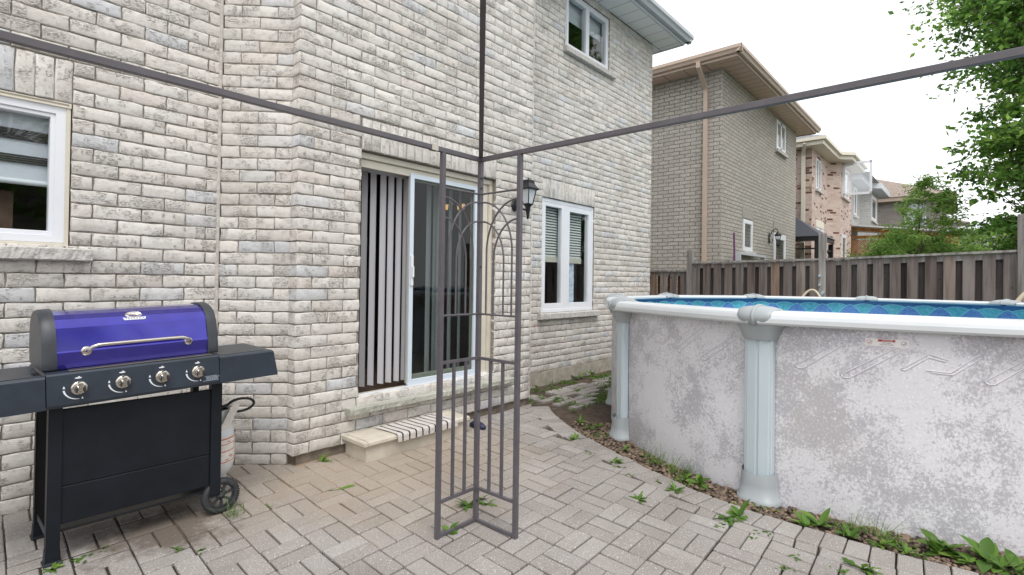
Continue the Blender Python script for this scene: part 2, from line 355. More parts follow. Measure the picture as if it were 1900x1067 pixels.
# ------------------------------------------------------------ brick walls in real bricks
CH = .091; BL = .27; ZB = -.011
def bricks(mb, P0, u, n, L, z0, z1, openings=(), shift=0, seed=1, headers=True, nu=6, thick=.088):
    rg = random.Random(seed)
    def W(a, d, z): return (P0[0]+u[0]*a+n[0]*d, P0[1]+u[1]*a+n[1]*d, z)
    def one(a0, a1, c0, c1, vert=False):
        if a1-a0 < .02 or c1-c0 < .02: return
        nx, nz = (nu, 3) if not vert else (3, nu)
        if a1-a0 < .14 and not vert: nx = 4
        us = [0, .006/(a1-a0)] + [i/(nx-2) for i in range(1, nx-2)] + [1-.006/(a1-a0), 1]; zs = [0, .08, .5, .92, 1] if not vert else [0, .025, .5, .975, 1]
        if vert: us = [0, .11, .5, .89, 1]
        nx, nz = len(us)-1, len(zs)-1
        jd = rg.uniform(-.0025, .0025); tilt = rg.uniform(-.0012, .0012); e = .0036
        v = []; f = []
        for j in range(nz+1):
            for i in range(nx+1):
                ed = (i in (0, nx)) + (j in (0, nz))
                a = a0+(a1-a0)*us[i]; z = c0+(c1-c0)*zs[j]
                if 1 < i < nx-1: a += rg.uniform(-.004, .004)
                a += rg.uniform(-e, e) if i in (0, nx) else 0; z += rg.uniform(-e, e)*1.1 if j in (0, nz) else 0
                d = jd + tilt*(j-2) - (.0032 if ed else 0) - (.002 if ed == 2 else 0) + rg.uniform(-.0010, .0010)
                v.append(W(a, d, z))
        for j in range(nz):
            for i in range(nx):
                k = j*(nx+1)+i; f.append((k, k+1, k+nx+2, k+nx+1))
        rim = [i for i in range(nx+1)] + [(j)*(nx+1)+nx for j in range(1, nz+1)] + [nz*(nx+1)+i for i in range(nx-1, -1, -1)] + [j*(nx+1) for j in range(nz-1, 0, -1)]
        o = len(v); back = []
        for k in rim:
            p = v[k]; j, i = divmod(k, nx+1)
            a = a0+(a1-a0)*us[i]; z = c0+(c1-c0)*zs[j]
            v.append(W(a, -thick, z))
        R_ = len(rim)
        for k in range(R_):
            f.append((rim[(k+1) % R_], rim[k], o+k, o+(k+1) % R_))
        mb.add(v, f, rg.random(), True)
    k0 = int(math.floor((z0-ZB)/CH+.01)); k = k0
    while ZB+k*CH < z1-.02:
        zb = ZB+k*CH+.0035; zt = min(ZB+(k+1)*CH-.0035, z1); zb = max(zb, z0); zc = (zb+zt)/2
        blocks = []
        for (a0, a1, o0, o1) in openings:
            top = o1+.273 if headers else o1
            if o0 < zc < top: blocks.append((a0, a1))
        a = -shift + (k % 2)*BL/2 - BL
        while a < L:
            s, e = max(a, 0), min(a+BL-.008, L)
            segs = [(s, e)] if e > s else []
            for b0, b1 in blocks:
                ns = []
                for (p, q) in segs:
                    if q <= b0 or p >= b1: ns.append((p, q)); continue
                    if p < b0: ns.append((p, b0-.0015))
                    if q > b1: ns.append((b1+.0015, q))
                segs = ns
            for p, q in segs:
                if q-p > .025: one(p, q, zb, zt)
            a += BL
        k += 1
    if headers:
        for (a0, a1, o0, o1) in openings:
            nB = max(1, round((a1-a0)/.091)); wB = (a1-a0)/nB
            for i in range(nB): one(max(a0+i*wB+.003, 0), min(a0+(i+1)*wB-.003, L), o1+.003, o1+.266, True)
def backing(mb, P0, u, n, L, z0, z1, openings=(), d0=-.011, d1=-.16):
    def W(a, d, z): return (P0[0]+u[0]*a+n[0]*d, P0[1]+u[1]*a+n[1]*d, z)
    def bx(a0, a1, c0, c1):
        if a1-a0 < 1e-4 or c1-c0 < 1e-4: return
        v = [W(a, d, z) for z in (c0, c1) for d in (d0, d1) for a in (a0, a1)]
        mb.add(v, [(0, 2, 3, 1), (4, 5, 7, 6), (0, 1, 5, 4), (2, 6, 7, 3), (0, 4, 6, 2), (1, 3, 7, 5)])
    cuts = sorted(set([.013, L-.013] + [max(0, o[0]) for o in openings] + [min(L, o[1]) for o in openings]))
    for a0, a1 in zip(cuts, cuts[1:]):
        mid = (a0+a1)/2; zz = z0
        for o in sorted([o for o in openings if o[0] < mid < o[1]], key=lambda o: o[2]):
            bx(a0, a1, zz, o[2]); zz = o[3]
        bx(a0, a1, zz, z1)

random.seed(7)
ZT = 5.918
house = thing('brick_house', (4, 4.5, 0), 'near cream brick house with patio door, blue grill standing against it', 'house')
s2 = math.sqrt(.5)
LW = [(1.45, 3.635, 1.612, 2.537)]      # wall starts at X=-3 : opening X -1.55..0.635
SW = [(.555, 2.213, .40, 2.528)]        # X 2.445..4.103
WW = [(.50, 1.85, .99, 2.628), (1.0, 2.25, 4.90, 5.80)]   # wall starts X=5.25
walls = [('left', (-3, 4.33), (1, 0), (0, -1), 4.51, -.03, LW, .03, 1),
         ('bay', (1.51, 4.33), (s2, -s2), (-s2, -s2), .5374, .0, (), .12, 2),
         ('slider', (1.89, 3.845), (1, 0), (0, -1), 2.81, .08, SW, .0, 4),
         ('bay2', (4.70, 3.95), (s2, s2), (s2, -s2), .778, .08, (), .0, 5),
         ('window', (5.25, 4.5), (1, 0), (0, -1), 3.79, .0, WW, .10, 6),
         ('end', (9.04, 4.5), (0, 1), (1, 0), 3.0, .0, (), .1, 8)]
for nm, P0, u, n, L, zb, ops, sh, sd_ in walls:
    mb = MB(); bricks(mb, P0, u, n, L, zb, ZT, ops, sh, sd_, nu=6, thick=.108 if nm == 'slider' else .088)
    wl = mb.build('brick_wall', M['brick'], house)
    mo = MB(); o2 = ops
    if nm == 'slider': o2 = [(.555, 2.213, .0, 2.528+.0)]; o2 = [(a, b, c if c else .30, d) for a, b, c, d in o2]
    backing(mo, P0, u, n, L, max(zb, -.02)+.005, ZT, o2)
    mo.build('mortar', M['mortar'], wl)
MB().box(4.70, 4.72, 3.845, 3.96, .08, ZT).build('brick_wall', M['brick'], house)
# parged foundation strip under the bricks
cs = MB(); cs.prism([(1.492, 4.334), (1.497, 4.323), (1.503, 4.320), (1.512, 4.320), (1.530, 4.345), (1.50, 4.40)], .06, ZT)
cs.build('corner_mortar', simple('pale_mortar', (.50, .47, .43), .95, nz=(30, .2), bp=(120, .4)), house)
fb = MB()
fb.prism([(-3, 4.345), (1.522, 4.345), (1.93, 3.95), (1.93, 3.875), (4.69, 3.875), (4.70, 3.97), (5.25, 4.51), (9.03, 4.51), (9.03, 7.5), (-3, 7.5)], -.25, .085)
fb.build('foundation', simple('dirty_shaded_foundation', (.20, .165, .13), .95, nz=(12, .35), bp=(50, .8)), house)  # dark brown holds both dirt and the shadow painted in below the bricks
pf = MB(); pf.box(5.3, 9.03, 4.485, 4.5, -.05, .17); pf.build('foundation', M['concrete'], house)
# ground floor and upper floor rooms behind the openings
foot = [(-2.9, 4.5), (1.58, 4.5), (1.95, 4.13), (1.95, 4.02), (4.6, 4.02), (4.6, 4.2), (5.2, 4.67), (8.9, 4.67), (8.9, 7.4), (-2.9, 7.4)]
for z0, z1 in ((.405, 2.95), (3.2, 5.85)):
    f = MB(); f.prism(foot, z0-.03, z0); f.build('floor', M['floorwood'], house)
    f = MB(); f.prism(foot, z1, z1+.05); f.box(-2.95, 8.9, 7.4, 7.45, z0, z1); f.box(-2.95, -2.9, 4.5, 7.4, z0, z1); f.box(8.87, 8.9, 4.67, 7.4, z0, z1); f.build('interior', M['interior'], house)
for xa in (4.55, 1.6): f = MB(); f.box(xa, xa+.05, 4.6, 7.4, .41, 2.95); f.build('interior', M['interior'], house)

def frame(mb, x0, x1, z0, z1, y0, y1, w, wb=None):
    wb = wb or w
    mb.cbox(x0, x0+w, y0, y1, z0, z1, .003); mb.cbox(x1-w, x1, y0, y1, z0, z1, .003)
    mb.cbox(x0+w, x1-w, y0, y1, z1-w, z1, .003); mb.cbox(x0+w, x1-w, y0, y1, z0, z0+wb, .003)
# left window
win = MB(); frame(win, -1.55, .628, 1.615, 2.53, 4.345, 4.42, .022); w0 = win.build('window', M['cream_pvc'], house)
win = MB(); frame(win, -1.52, .606, 1.638, 2.505, 4.352, 4.43, .05); frame(win, -.50, .556, 1.688, 2.455, 4.362, 4.44, .024); win.build('frame', M['white_pvc'], w0)
win = MB(); frame(win, -1.55, .63, 2.5, 2.535, 4.338, 4.344, .012); win.build('frame_trim', M['cream_pvc'], w0)
g = MB(); g.box(-1.47, .535, 4.405, 4.409, 1.70, 2.44); g.build('pane', M['glass'], w0)
b = MB(); b.box(-1.4, .60, 4.46, 4.465, 2.03, 2.46); b.build('roller_shade', M['fabric_l'], w0)
b = MB()
for z0, z1 in ((2.275, 2.345), (2.13, 2.185)):
    for k in range(4): b.box(-1.4, .60, 4.448, 4.454, z0+(z1-z0)*k/4, z0+(z1-z0)*(k+.7)/4)
b.build('shade_band', M['fabric_d'], w0)
MB().box(-1.4, .40, 4.72, 4.9, 1.5, 1.98).build('reflection_box', simple('brown_reflection', (.22, .13, .09), .6, nz=(6, .4)), w0)  # added box: its brown stands in for a reflection in the lower glass
b = MB(); b.tube([(-1.4, 4.46, 2.015), (.60, 4.46, 2.015)], .018); b.build('shade_rail', M['white_pvc'], w0)
def rough_slab(x0, x1, y0, y1, z0, z1, seed, j=.0035, nx=26):
    nx = int((x1-x0)/.014)
    rg = random.Random(seed); mb = MB(); v = []; f = []
    prof = [(y1, z0), (y0+.008, z0), (y0, z0+.008), (y0, (z0+z1)/2), (y0, z1-.008), (y0+.01, z1), (y1, z1)]
    for i in range(nx+1):
        x = x0+(x1-x0)*i/nx
        for k, (y, z) in enumerate(prof):
            jj = j if 0 < k < 6 else 0
            v.append((x, y+rg.uniform(-jj, jj), z+(rg.uniform(-jj, jj)*.4 if k in (1, 2, 4) else 0)))
    n = len(prof)
    for i in range(nx):
        for k in range(n): f.append((i*n+k, i*n+(k+1) % n, (i+1)*n+(k+1) % n, (i+1)*n+k))
    f += [tuple(range(n-1, -1, -1)), tuple(nx*n+k for k in range(n))]
    mb.add(v, f, .5); return mb
rough_slab(-1.7, .742, 4.275, 4.40, 1.525, 1.607, 3, nx=60).build('window_sill', M['stone_sill'], house)
rough_slab(5.66, 7.20, 4.43, 4.56, .902, .985, 4, nx=50).build('window_sill', M['stone_sill'], house)
rough_slab(6.19, 7.60, 4.43, 4.56, 4.815, 4.895, 5, nx=30).build('window_sill', M['stone_sill'], house)
# window wall casement
win = MB(); frame(win, 5.755, 7.095, .99, 2.622, 4.525, 4.60, .05); w1 = win.build('window', M['white_pvc'], house)
win = MB(); frame(win, 5.80, 6.31, 1.035, 2.575, 4.53, 4.60, .06, .085); frame(win, 6.37, 7.05, 1.035, 2.575, 4.53, 4.60, .085, .085); win.box(6.31, 6.37, 4.527, 4.60, 1.04, 2.572); win.build('sash', M['white_pvc'], w1)
g = MB(); g.box(5.86, 6.25, 4.555, 4.559, 1.12, 2.515); g.box(6.455, 6.965, 4.555, 4.559, 1.12, 2.49); g.build('pane', M['glass'], w1)
b = MB()
for k in range(20):
    z = 1.80+k*.04; b.add([(5.84, 4.62, z), (6.27, 4.62, z), (6.27, 4.635, z+.030), (5.84, 4.635, z+.030)], [(0, 1, 2, 3)]); b.add([(6.44, 4.62, z), (6.90, 4.62, z), (6.90, 4.635, z+.030), (6.44, 4.635, z+.030)], [(0, 1, 2, 3)])
b.build('blind_slats', M['blind2'], w1)
b = MB(); b.box(5.84, 6.27, 4.615, 4.66, 1.72, 1.80); b.box(6.44, 6.90, 4.615, 4.66, 1.72, 1.80); b.build('blind_rail', M['cream_pvc'], w1)
b = MB(); v = []; nx = 30
for i in range(nx+1):
    x = 6.49+.26*i/nx; y = 4.645+.008*math.sin(i*1.3)
    v += [(x, y, 1.1), (x, y, 1.75)]
b.add(v, [(2*i, 2*i+2, 2*i+3, 2*i+1) for i in range(nx)], .5, True); b.build('curtain', M['curtain'], w1)
for (x, z, r_) in ((5.60, .82, .016), (5.735, .875, .012)):
    q = MB(); q.add([(x+r_*.8*math.cos(k*math.pi/6)*(1+.2*math.sin(k*2.3)), 4.4935, z+r_*1.5*math.sin(k*math.pi/6)) for k in range(12)], [tuple(range(12))]); q.build('red_stain', simple('faded_red_paint', (.50, .20, .15), .9, nz=(90, .3)), house)
# upper window
win = MB(); frame(win, 6.255, 7.50, 4.90, 5.80, 4.53, 4.60, .05); frame(win, 6.30, 6.86, 4.95, 5.75, 4.52, 4.60, .045); frame(win, 6.86, 7.45, 4.95, 5.75, 4.52, 4.60, .045, .05)
w2 = win.build('window', M['white_pvc'], house)
g = MB(); g.box(6.345, 6.815, 4.55, 4.554, 5.0, 5.71); g.box(6.905, 7.405, 4.55, 4.554, 5.0, 5.71); g.build('pane', M['glass'], w2)
b = MB(); b.box(6.3, 7.45, 4.66, 4.665, 5.45, 5.75); b.build('roller_shade', M['fabric_l'], w2)
# patio door
D = MB(); frame(D, 2.405, 4.100, .40, 2.523, 3.957, 4.03, .05, .035); D.cbox(2.46, 4.05, 3.93, 3.956, 2.40, 2.47, .003); D.cbox(2.448, 4.10, 3.902, 3.956, 2.472, 2.523, .003); D.cbox(4.055, 4.10, 3.902, 3.956, .44, 2.471, .003); D.cbox(3.88, 4.049, 3.925, 3.955, .44, 2.399, .003)
door = D.build('patio_door', M['cream_pvc'], house)
D = MB(); D.box(2.46, 4.09, 3.865, 3.90, .385, .425); D.box(2.46, 4.09, 3.905, 3.925, .436, .452); D.build('track', M['white_pvc'], door)
D = MB(); D.box(2.456, 2.468, 3.96, 4.04, .44, 2.39); D.build('jamb_liner', M['blackiron'], door)
D = MB(); frame(D, 3.01, 3.90, .452, 2.43, 3.918, 3.94, .045, .05); scr = D.build('screen_panel', M['screen_frame'], door)
D = MB(); D.cbox(3.018, 3.046, 3.902, 3.918, 1.38, 1.66, .003); D.box(3.022, 3.042, 3.885, 3.902, 1.46, 1.56); D.build('handle', M['white_pvc'], scr)
D = MB(); frame(D, 3.03, 3.91, .46, 2.42, 3.96, 3.99, .05, .08); D.build('sash', M['cream_pvc'], door)
D = MB(); D.box(3.055, 3.856, 3.945, 3.949, .50, 2.39); D.build('pane', M['dark_glass'], door)
rough_slab(2.325, 4.36, 3.762, 3.90, .318, .375, 9, .004, 40).build('door_sill', M['flagstone'], house)
# soffit, gutter, roof
def soffit(parent, x0, x1, y0, y1, z, mat, gapmat, along='x', pitch=.30):
    s = MB(); s.box(x0, x1, y0, y1, z, z+.02); s.build('soffit', M['sofx' if along == 'x' else 'sofy'], parent)
def gutter(parent, path, z, mat, w=.11, h=.13, name='gutter'):
    # K-profile extruded along +X / +Y runs; out = outward normal
    for (p, q, o) in path:
        prof = [(0, 0), (w*.55, 0), (w*.75, h*.35), (w, h*.55), (w, h), (w-.008, h), (w-.008, h*.6), (0, .01)]
        g_ = MB(); v = []
        for base in (p, q): v += [(base[0]+o[0]*a, base[1]+o[1]*a, z+c) for a, c in prof]
        n = len(prof); g_.add(v, [(i, (i+1) % n, n+(i+1) % n, n+i) for i in range(n)] + [tuple(range(n-1, -1, -1)), tuple(range(n, 2*n))], .5)
        g_.build(name, mat, parent)
soffit(house, 5.0, 9.40, 4.07, 4.50, ZT, M['soffit'], M['gap'], 'x', .31)
soffit(house, 9.045, 9.40, 4.505, 7.6, ZT-.002, M['soffit'], M['gap'], 'y', .31)
soffit(house, 1.45, 5.0, 3.42, 4.3, ZT-.002, M['soffit'], M['gap'], 'x', .31)
soffit(house, -3.0, 1.45, 3.9, 4.33, ZT, M['soffit'], M['gap'], 'x', .31)
F = MB(); F.box(5.0, 9.42, 4.045, 4.068, ZT-.015, ZT+.17); F.box(9.402, 9.425, 4.07, 7.6, ZT-.015, ZT+.17); F.box(1.45, 5.0, 3.40, 3.42, ZT-.015, ZT+.17); F.box(-3, 1.45, 3.88, 3.9, ZT-.015, ZT+.17); F.build('fascia', M['grey_trim'], house)
gutter(house, [((4.98, 4.045), (9.56, 4.045), (0, -1)), ((9.425, 3.94), (9.425, 7.6), (1, 0)), ((1.45, 3.40), (5.0, 3.40), (0, -1)), ((-3, 3.88), (1.45, 3.88), (0, -1))], ZT+.04, M['grey_trim'], .12, .14)
rf = MB(); rf.add([(-3, 3.97, 6.1), (9.43, 3.97, 6.1), (9.43, 12, 6.1), (-3, 12, 6.1), (-3, 7.9, 8.2), (5.5, 7.9, 8.2)], [(0, 1, 5, 4), (1, 2, 5), (2, 3, 4, 5), (0, 4, 3), (3, 2, 1, 0)]); rf.build('roof', M['shingle'], house)

# ------------------------------------------------------------ ground, patio, gravel
g = MB(); g.box(-60, 140, -80, 80, -.6, -.115); T(g.build('ground', M['lawn']), kind='structure')
g = MB(); nx, ny = 60, 60
def gh(x, y): return -.028
g.add([(-4, -6, gh(0, 0)), (9.5, -6, gh(0, 0)), (9.5, 4.9, gh(0, 0)), (-4, 4.9, gh(0, 0)), (-4, -6, -.5), (9.5, -6, -.5), (9.5, 4.9, -.5), (-4, 4.9, -.5)], [(0, 1, 2, 3), (0, 4, 5, 1), (1, 5, 6, 2), (2, 6, 7, 3), (3, 7, 4, 0)])
T(g.build('soil', M['soil']), kind='structure')
path_ = [(3.75, -1.6), (3.60, -.6), (3.54, 0), (3.51, .45), (3.505, .85), (3.55, 1.25), (3.69, 1.7), (3.90, 2.2), (4.20, 2.83), (4.48, 3.25), (4.86, 3.70), (5.3, 4.1)]
def catmull(P, n=14):
    out = []
    for i in range(1, len(P)-2):
        p0, p1, p2, p3 = [Vector(q) for q in P[i-1:i+3]]
        for k in range(n):
            t = k/n; out.append(.5*((2*p1)+(-p0+p2)*t+(2*p0-5*p1+4*p2-p3)*t*t+(-p0+3*p1-3*p2+p3)*t**3))
    out.append(Vector(P[-2])); return out
curve = catmull([(a, b, 0) for a, b in path_])
def xb(y):      # X of the border's outer edge at a given Y
    for p, q in zip(curve, curve[1:]):
        if p.y <= y <= q.y: return p.x+(q.x-p.x)*(y-p.y)/(q.y-p.y)
    return curve[0].x if y < curve[0].y else curve[-1].x
def paver_mat():
    mt, t, b = nodes('concrete_paver'); v = coords(t)
    c = ramp(t, attr(t), [(0, (.285, .262, .246)), (.4, (.335, .31, .293)), (.75, (.315, .293, .28)), (1, (.38, .356, .338))])
    c = mix(t, c, ramp(t, noise(t, v, 1.4, 4, .6), [(.32, (.74, .72, .70)), (.62, (1.04, 1.04, 1.04))]), .8, 'MULTIPLY')
    sp = noise(t, v, 150, 2, .5); c = mix(t, c, (.74, .72, .70), ramp(t, sp, [(.63, 0), (.68, .9)]))
    sp2 = noise(t, v, 110, 3, .6, (1, 1, 1.01)); c = mix(t, c, (.15, .135, .13), ramp(t, sp2, [(.30, .75), (.42, 0)]))
    # sand washed over the stones near the step and tan staining (their own patches)
    se = N(t, 'SeparateXYZ'); t.links.new(v, se.inputs[0])
    vd = N(t, 'VectorMath', operation='DISTANCE'); t.links.new(v, vd.inputs[0]); vd.inputs[1].default_value = SANDC
    nn = noise(t, v, 2.6, 5, .65); ad = N(t, 'Math', operation='MULTIPLY_ADD'); t.links.new(nn, ad.inputs[0]); ad.inputs[1].default_value = 1.5; t.links.new(vd.outputs['Value'], ad.inputs[2])
    f = ramp(t, ad.outputs[0], [(0, 1), (1, 1)])
    mr = N(t, 'MapRange'); t.links.new(ad.outputs[0], mr.inputs[0]); mr.inputs[1].default_value = 1.35; mr.inputs[2].default_value = 2.3; mr.inputs[3].default_value = .55; mr.inputs[4].default_value = 0
    c = mix(t, c, (.40, .32, .235), mr.outputs[0])
    vs = N(t, 'VectorMath', operation='DISTANCE'); t.links.new(v, vs.inputs[0]); vs.inputs[1].default_value = STAINSHADEC  # wet stain under the grill, with its contact shadow painted into the same patch
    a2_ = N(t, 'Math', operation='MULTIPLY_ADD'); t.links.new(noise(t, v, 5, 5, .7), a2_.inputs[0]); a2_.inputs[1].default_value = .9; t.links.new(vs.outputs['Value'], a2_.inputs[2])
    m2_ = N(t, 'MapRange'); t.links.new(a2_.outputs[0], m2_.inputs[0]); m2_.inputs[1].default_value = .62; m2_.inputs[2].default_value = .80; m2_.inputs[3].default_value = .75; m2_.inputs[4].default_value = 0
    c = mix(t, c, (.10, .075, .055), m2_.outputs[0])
    t.links.new(c, b.inputs['Base Color']); b.inputs['Roughness'].default_value = .93; b.inputs['Specular IOR Level'].default_value = .25
    bump(t, b, noise(t, v, 150, 3, .6), .6, .004); return mt
rg = random.Random(5)
pm = MB()
def paver(mb, quad, rnd=None):      # quad = four corners (counter-clockwise) -> rounded, slightly tilted stone
    c = sum((Vector((a, b, 0)) for a, b in quad), Vector())/4
    h = rg.uniform(-.003, .003); tx, ty = rg.uniform(-.012, .012), rg.uniform(-.012, .012)
    rot = rg.uniform(-.012, .012); dx, dy = rg.uniform(-.002, .002), rg.uniform(-.002, .002)
    q = []
    for a, b in quad:
        x, y = a-c.x, b-c.y; q.append((c.x+dx+x*math.cos(rot)-y*math.sin(rot), c.y+dy+x*math.sin(rot)+y*math.cos(rot)))
    def ring(ins, z):
        out = []
        n = 4
        for i in range(n):
            p = Vector(q[i]); a = Vector(q[i-1]); b = Vector(q[(i+1) % n])
            da = (a-p).normalized(); db = (b-p).normalized(); r = .006
            base = p + (da+db)*ins
            for w_ in (da*r, (da+db)*r*.3, db*r):
                pp = base+w_; out.append((pp.x, pp.y, z+h+tx*(pp.x-c.x)+ty*(pp.y-c.y)))
        return out
    r0 = ring(0, -.05); r1 = ring(0, -.006); r2 = ring(.0018, -.002); r3 = ring(.006, 0)
    v = r0+r1+r2+r3; n = 12; f = []
    for k in range(3):
        for i in range(n): f.append((k*n+i, k*n+(i+1) % n, (k+1)*n+(i+1) % n, (k+1)*n+i))
    f.append(tuple(3*n+i for i in range(n)))
    mb.add(v, f, rg.random() if rnd is None else rnd, False)
SANDC = (0, 0, 0)
U = Vector((.2365, .012)); V = Vector((.014, .2285)); O = Vector((1.2, 2.784)); g_ = .0045
def inside(p):
    if p.y > 4.31 or p.x < -1.6 or p.y < -1.6: return False
    if p.x > 1.5 and p.x+p.y > 5.86: 
        if p.x < 1.95: return False
    if 1.9 < p.x < 4.72 and p.y > 3.84: return False
    return p.x < xb(p.y)-.20
for i in range(-14, 20):
    for j in range(-20, 9):
        o = O+U*i+V*j + Vector((rg.uniform(-.003, .003), rg.uniform(-.003, .003)))
        for k in range(2):
            if (i+j) % 2:  c0 = (0, .5*k, 1, .5*(k+1))
            else: c0 = (.5*k, 0, .5*(k+1), 1)
            a0, b0, a1, b1 = c0; ins = .018
            P_ = [o+U*(a0+ins)+V*(b0+ins), o+U*(a1-ins)+V*(b0+ins), o+U*(a1-ins)+V*(b1-ins), o+U*(a0+ins)+V*(b1-ins)]
            fl = [inside(p) for p in P_]
            if not all(fl):
                if not any(fl): continue
                # cut stone along the curved border / wall
                Q = []
                for p in P_:
                    if inside(p): Q.append(p); continue
                    lim = xb(p.y)-.207
                    if p.y < 3.8 and p.x > lim: p = Vector((lim, p.y))
                    Q.append(p)
                if min((Q[1]-Q[0]).length, (Q[2]-Q[3]).length) < .03 or min((Q[3]-Q[0]).length, (Q[2]-Q[1]).length) < .02: continue
                P_ = Q
            paver(pm, [(p.x, p.y) for p in P_])
patio_m = pm
# soldier course along the curve
acc = 0; pts = curve; seg = []
L_ = [0]
for p, q in zip(pts, pts[1:]): L_.append(L_[-1]+(q-p).length)
def at(s):
    s = max(0, min(L_[-1]-1e-4, s))
    for i in range(len(L_)-1):
        if L_[i] <= s <= L_[i+1]:
            t = (s-L_[i])/(L_[i+1]-L_[i]); p = pts[i].lerp(pts[i+1], t); d = (pts[i+1]-pts[i]).normalized(); return p, Vector((-d.y, d.x, 0))
s = 0
while s < L_[-1]-.12:
    wd = .112; p, n = at(s+.003); q, n2 = at(s+wd-.004)
    ln = .197+rg.uniform(-.006, .006)
    j1 = rg.uniform(-.012, .004)
    paver(patio_m, [(p.x+n.x*ln, p.y+n.y*ln), (p.x+n.x*j1, p.y+n.y*j1), (q.x+n2.x*j1, q.y+n2.y*j1), (q.x+n2.x*ln, q.y+n2.y*ln)])
    s += wd
# side path stones running to the gap by the pool, mostly buried
for k in range(90):
    x = rg.uniform(4.75, 8.0); y = rg.uniform(3.55, 4.35)
for i in range(0, 14):
    for j in range(0, 7):
        x = 4.95+i*.225; y = 3.36+j*.115+ (i % 2)*.0
        if x < xb(y)+.06 or math.hypot(x-6.28, y-.78) < 2.78 or y > 4.28: continue
        if rg.random() < .25: continue
        mbq = [(x, y), (x+.205, y), (x+.205, y+.10), (x, y+.10)]
        paver(patio_m, mbq)
SANDC = (2.45-((min(p[0] for p in patio_m.v)+max(p[0] for p in patio_m.v))/2), 3.55-((min(p[1] for p in patio_m.v)+max(p[1] for p in patio_m.v))/2), .06)
STAINSHADEC = (SANDC[0]-2.45+.95, SANDC[1]-3.55+3.42, .06)
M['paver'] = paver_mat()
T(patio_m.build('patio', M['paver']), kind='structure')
# sand / dirt bed in the joints: soft sheet whose height wanders, filling the joints near the step
def bed_mat():
    mt, t, b = nodes('joint_sand'); v = coords(t)
    c = ramp(t, noise(t, v, 9, 5, .7), [(.3, (.018, .014, .011)), (.7, (.05, .038, .028))])
    vd = N(t, 'VectorMath', operation='DISTANCE'); t.links.new(v, vd.inputs[0]); vd.inputs[1].default_value = (2.45-.9, 3.55-1.2, .0)
    nn = noise(t, v, 2.6, 5, .65); ad = N(t, 'Math', operation='MULTIPLY_ADD'); t.links.new(nn, ad.inputs[0]); ad.inputs[1].default_value = 1.5; t.links.new(vd.outputs['Value'], ad.inputs[2])
    mr = N(t, 'MapRange'); t.links.new(ad.outputs[0], mr.inputs[0]); mr.inputs[1].default_value = 1.4; mr.inputs[2].default_value = 2.4; mr.inputs[3].default_value = 1; mr.inputs[4].default_value = 0
    c = mix(t, c, (.34, .26, .185), mr.outputs[0])
    t.links.new(c, b.inputs['Base Color']); b.inputs['Roughness'].default_value = .95; bump(t, b, noise(t, v, 120, 3), .7, .006); return mt
from mathutils import noise as mn
bed = MB(); nx, ny = 150, 150; x0, x1, y0, y1 = -1.6, 3.4, -1.6, 4.0
v = []
for j in range(ny+1):
    for i in range(nx+1):
        x = x0+(x1-x0)*i/nx; y = y0+(y1-y0)*j/ny
        dd = math.hypot(x-2.45, y-3.55); d2 = math.hypot((x-.9)/1.6, (y-3.7)/.7)
        n1 = mn.noise(Vector((x*2.2, y*2.2, 0)))*.5+mn.noise(Vector((x*6, y*6, 3)))*.25
        cover = max(0, min(1, (.95-dd+n1*1.3)*1.1), min(.9, (1.0-d2+n1)*1.2))
        z = -.018 + .0145*cover + .002*n1
        if x > xb(y)-.25: z = -.05
        if y > 3.83 and x > 1.9: z = .001
        v.append((x, y, z))
bed.add(v, [(j*(nx+1)+i, j*(nx+1)+i+1, (j+1)*(nx+1)+i+1, (j+1)*(nx+1)+i) for j in range(ny) for i in range(nx)], .5, True)
T(bed.build('joint_sand', bed_mat()), kind='structure')
b2 = MB(); b2.box(-1.6, 1.5, 3.9, 4.32, -.03, -.008); T(b2.build('wall_edge_dirt', M['soil']), kind='structure')
# pebble strip
pb = MB(); rg = random.Random(11)
def pebble(mb, x, y, z, r, rn):
    a, b_, c_ = r*rg.uniform(.8, 1.3), r*rg.uniform(.6, 1), r*rg.uniform(.4, .7); th = rg.uniform(0, 6.28)
    v = []; 
    for lv, rr in ((-.9, .35), (-.35, .92), (.3, .95), (.85, .45)):
        for k in range(7):
            t_ = k*2*math.pi/7; x_, y_ = a*rr*math.cos(t_), b_*rr*math.sin(t_)
            v.append((x+x_*math.cos(th)-y_*math.sin(th), y+x_*math.sin(th)+y_*math.cos(th), z+c_*lv))
    f = [(i*7+k, i*7+(k+1) % 7, (i+1)*7+(k+1) % 7, (i+1)*7+k) for i in range(3) for k in range(7)] + [tuple(21+k for k in range(7))]
    mb.add(v, f, rn, True)
for k in range(5200):
    a = R(rg.uniform(128, 232)); rr = rg.uniform(2.5, 3.1); x = 6.28+rr*math.cos(a); y = .78+rr*math.sin(a)
    if y < -1.2 or x < xb(y)+.015 and y > -1.5: continue
    if y > 2.9 and rg.random() < .6: continue
    rn = rg.random()**1.3
    pebble(pb, x, y, -.022+rg.uniform(0, .012), rg.uniform(.010, .023), rn if rg.random() > .04 else 1.0)
T(pb.build('pebble_strip', M['pebble']), 'brown pebbles and soil between the paving edge and the pool', 'gravel', kind='stuff')

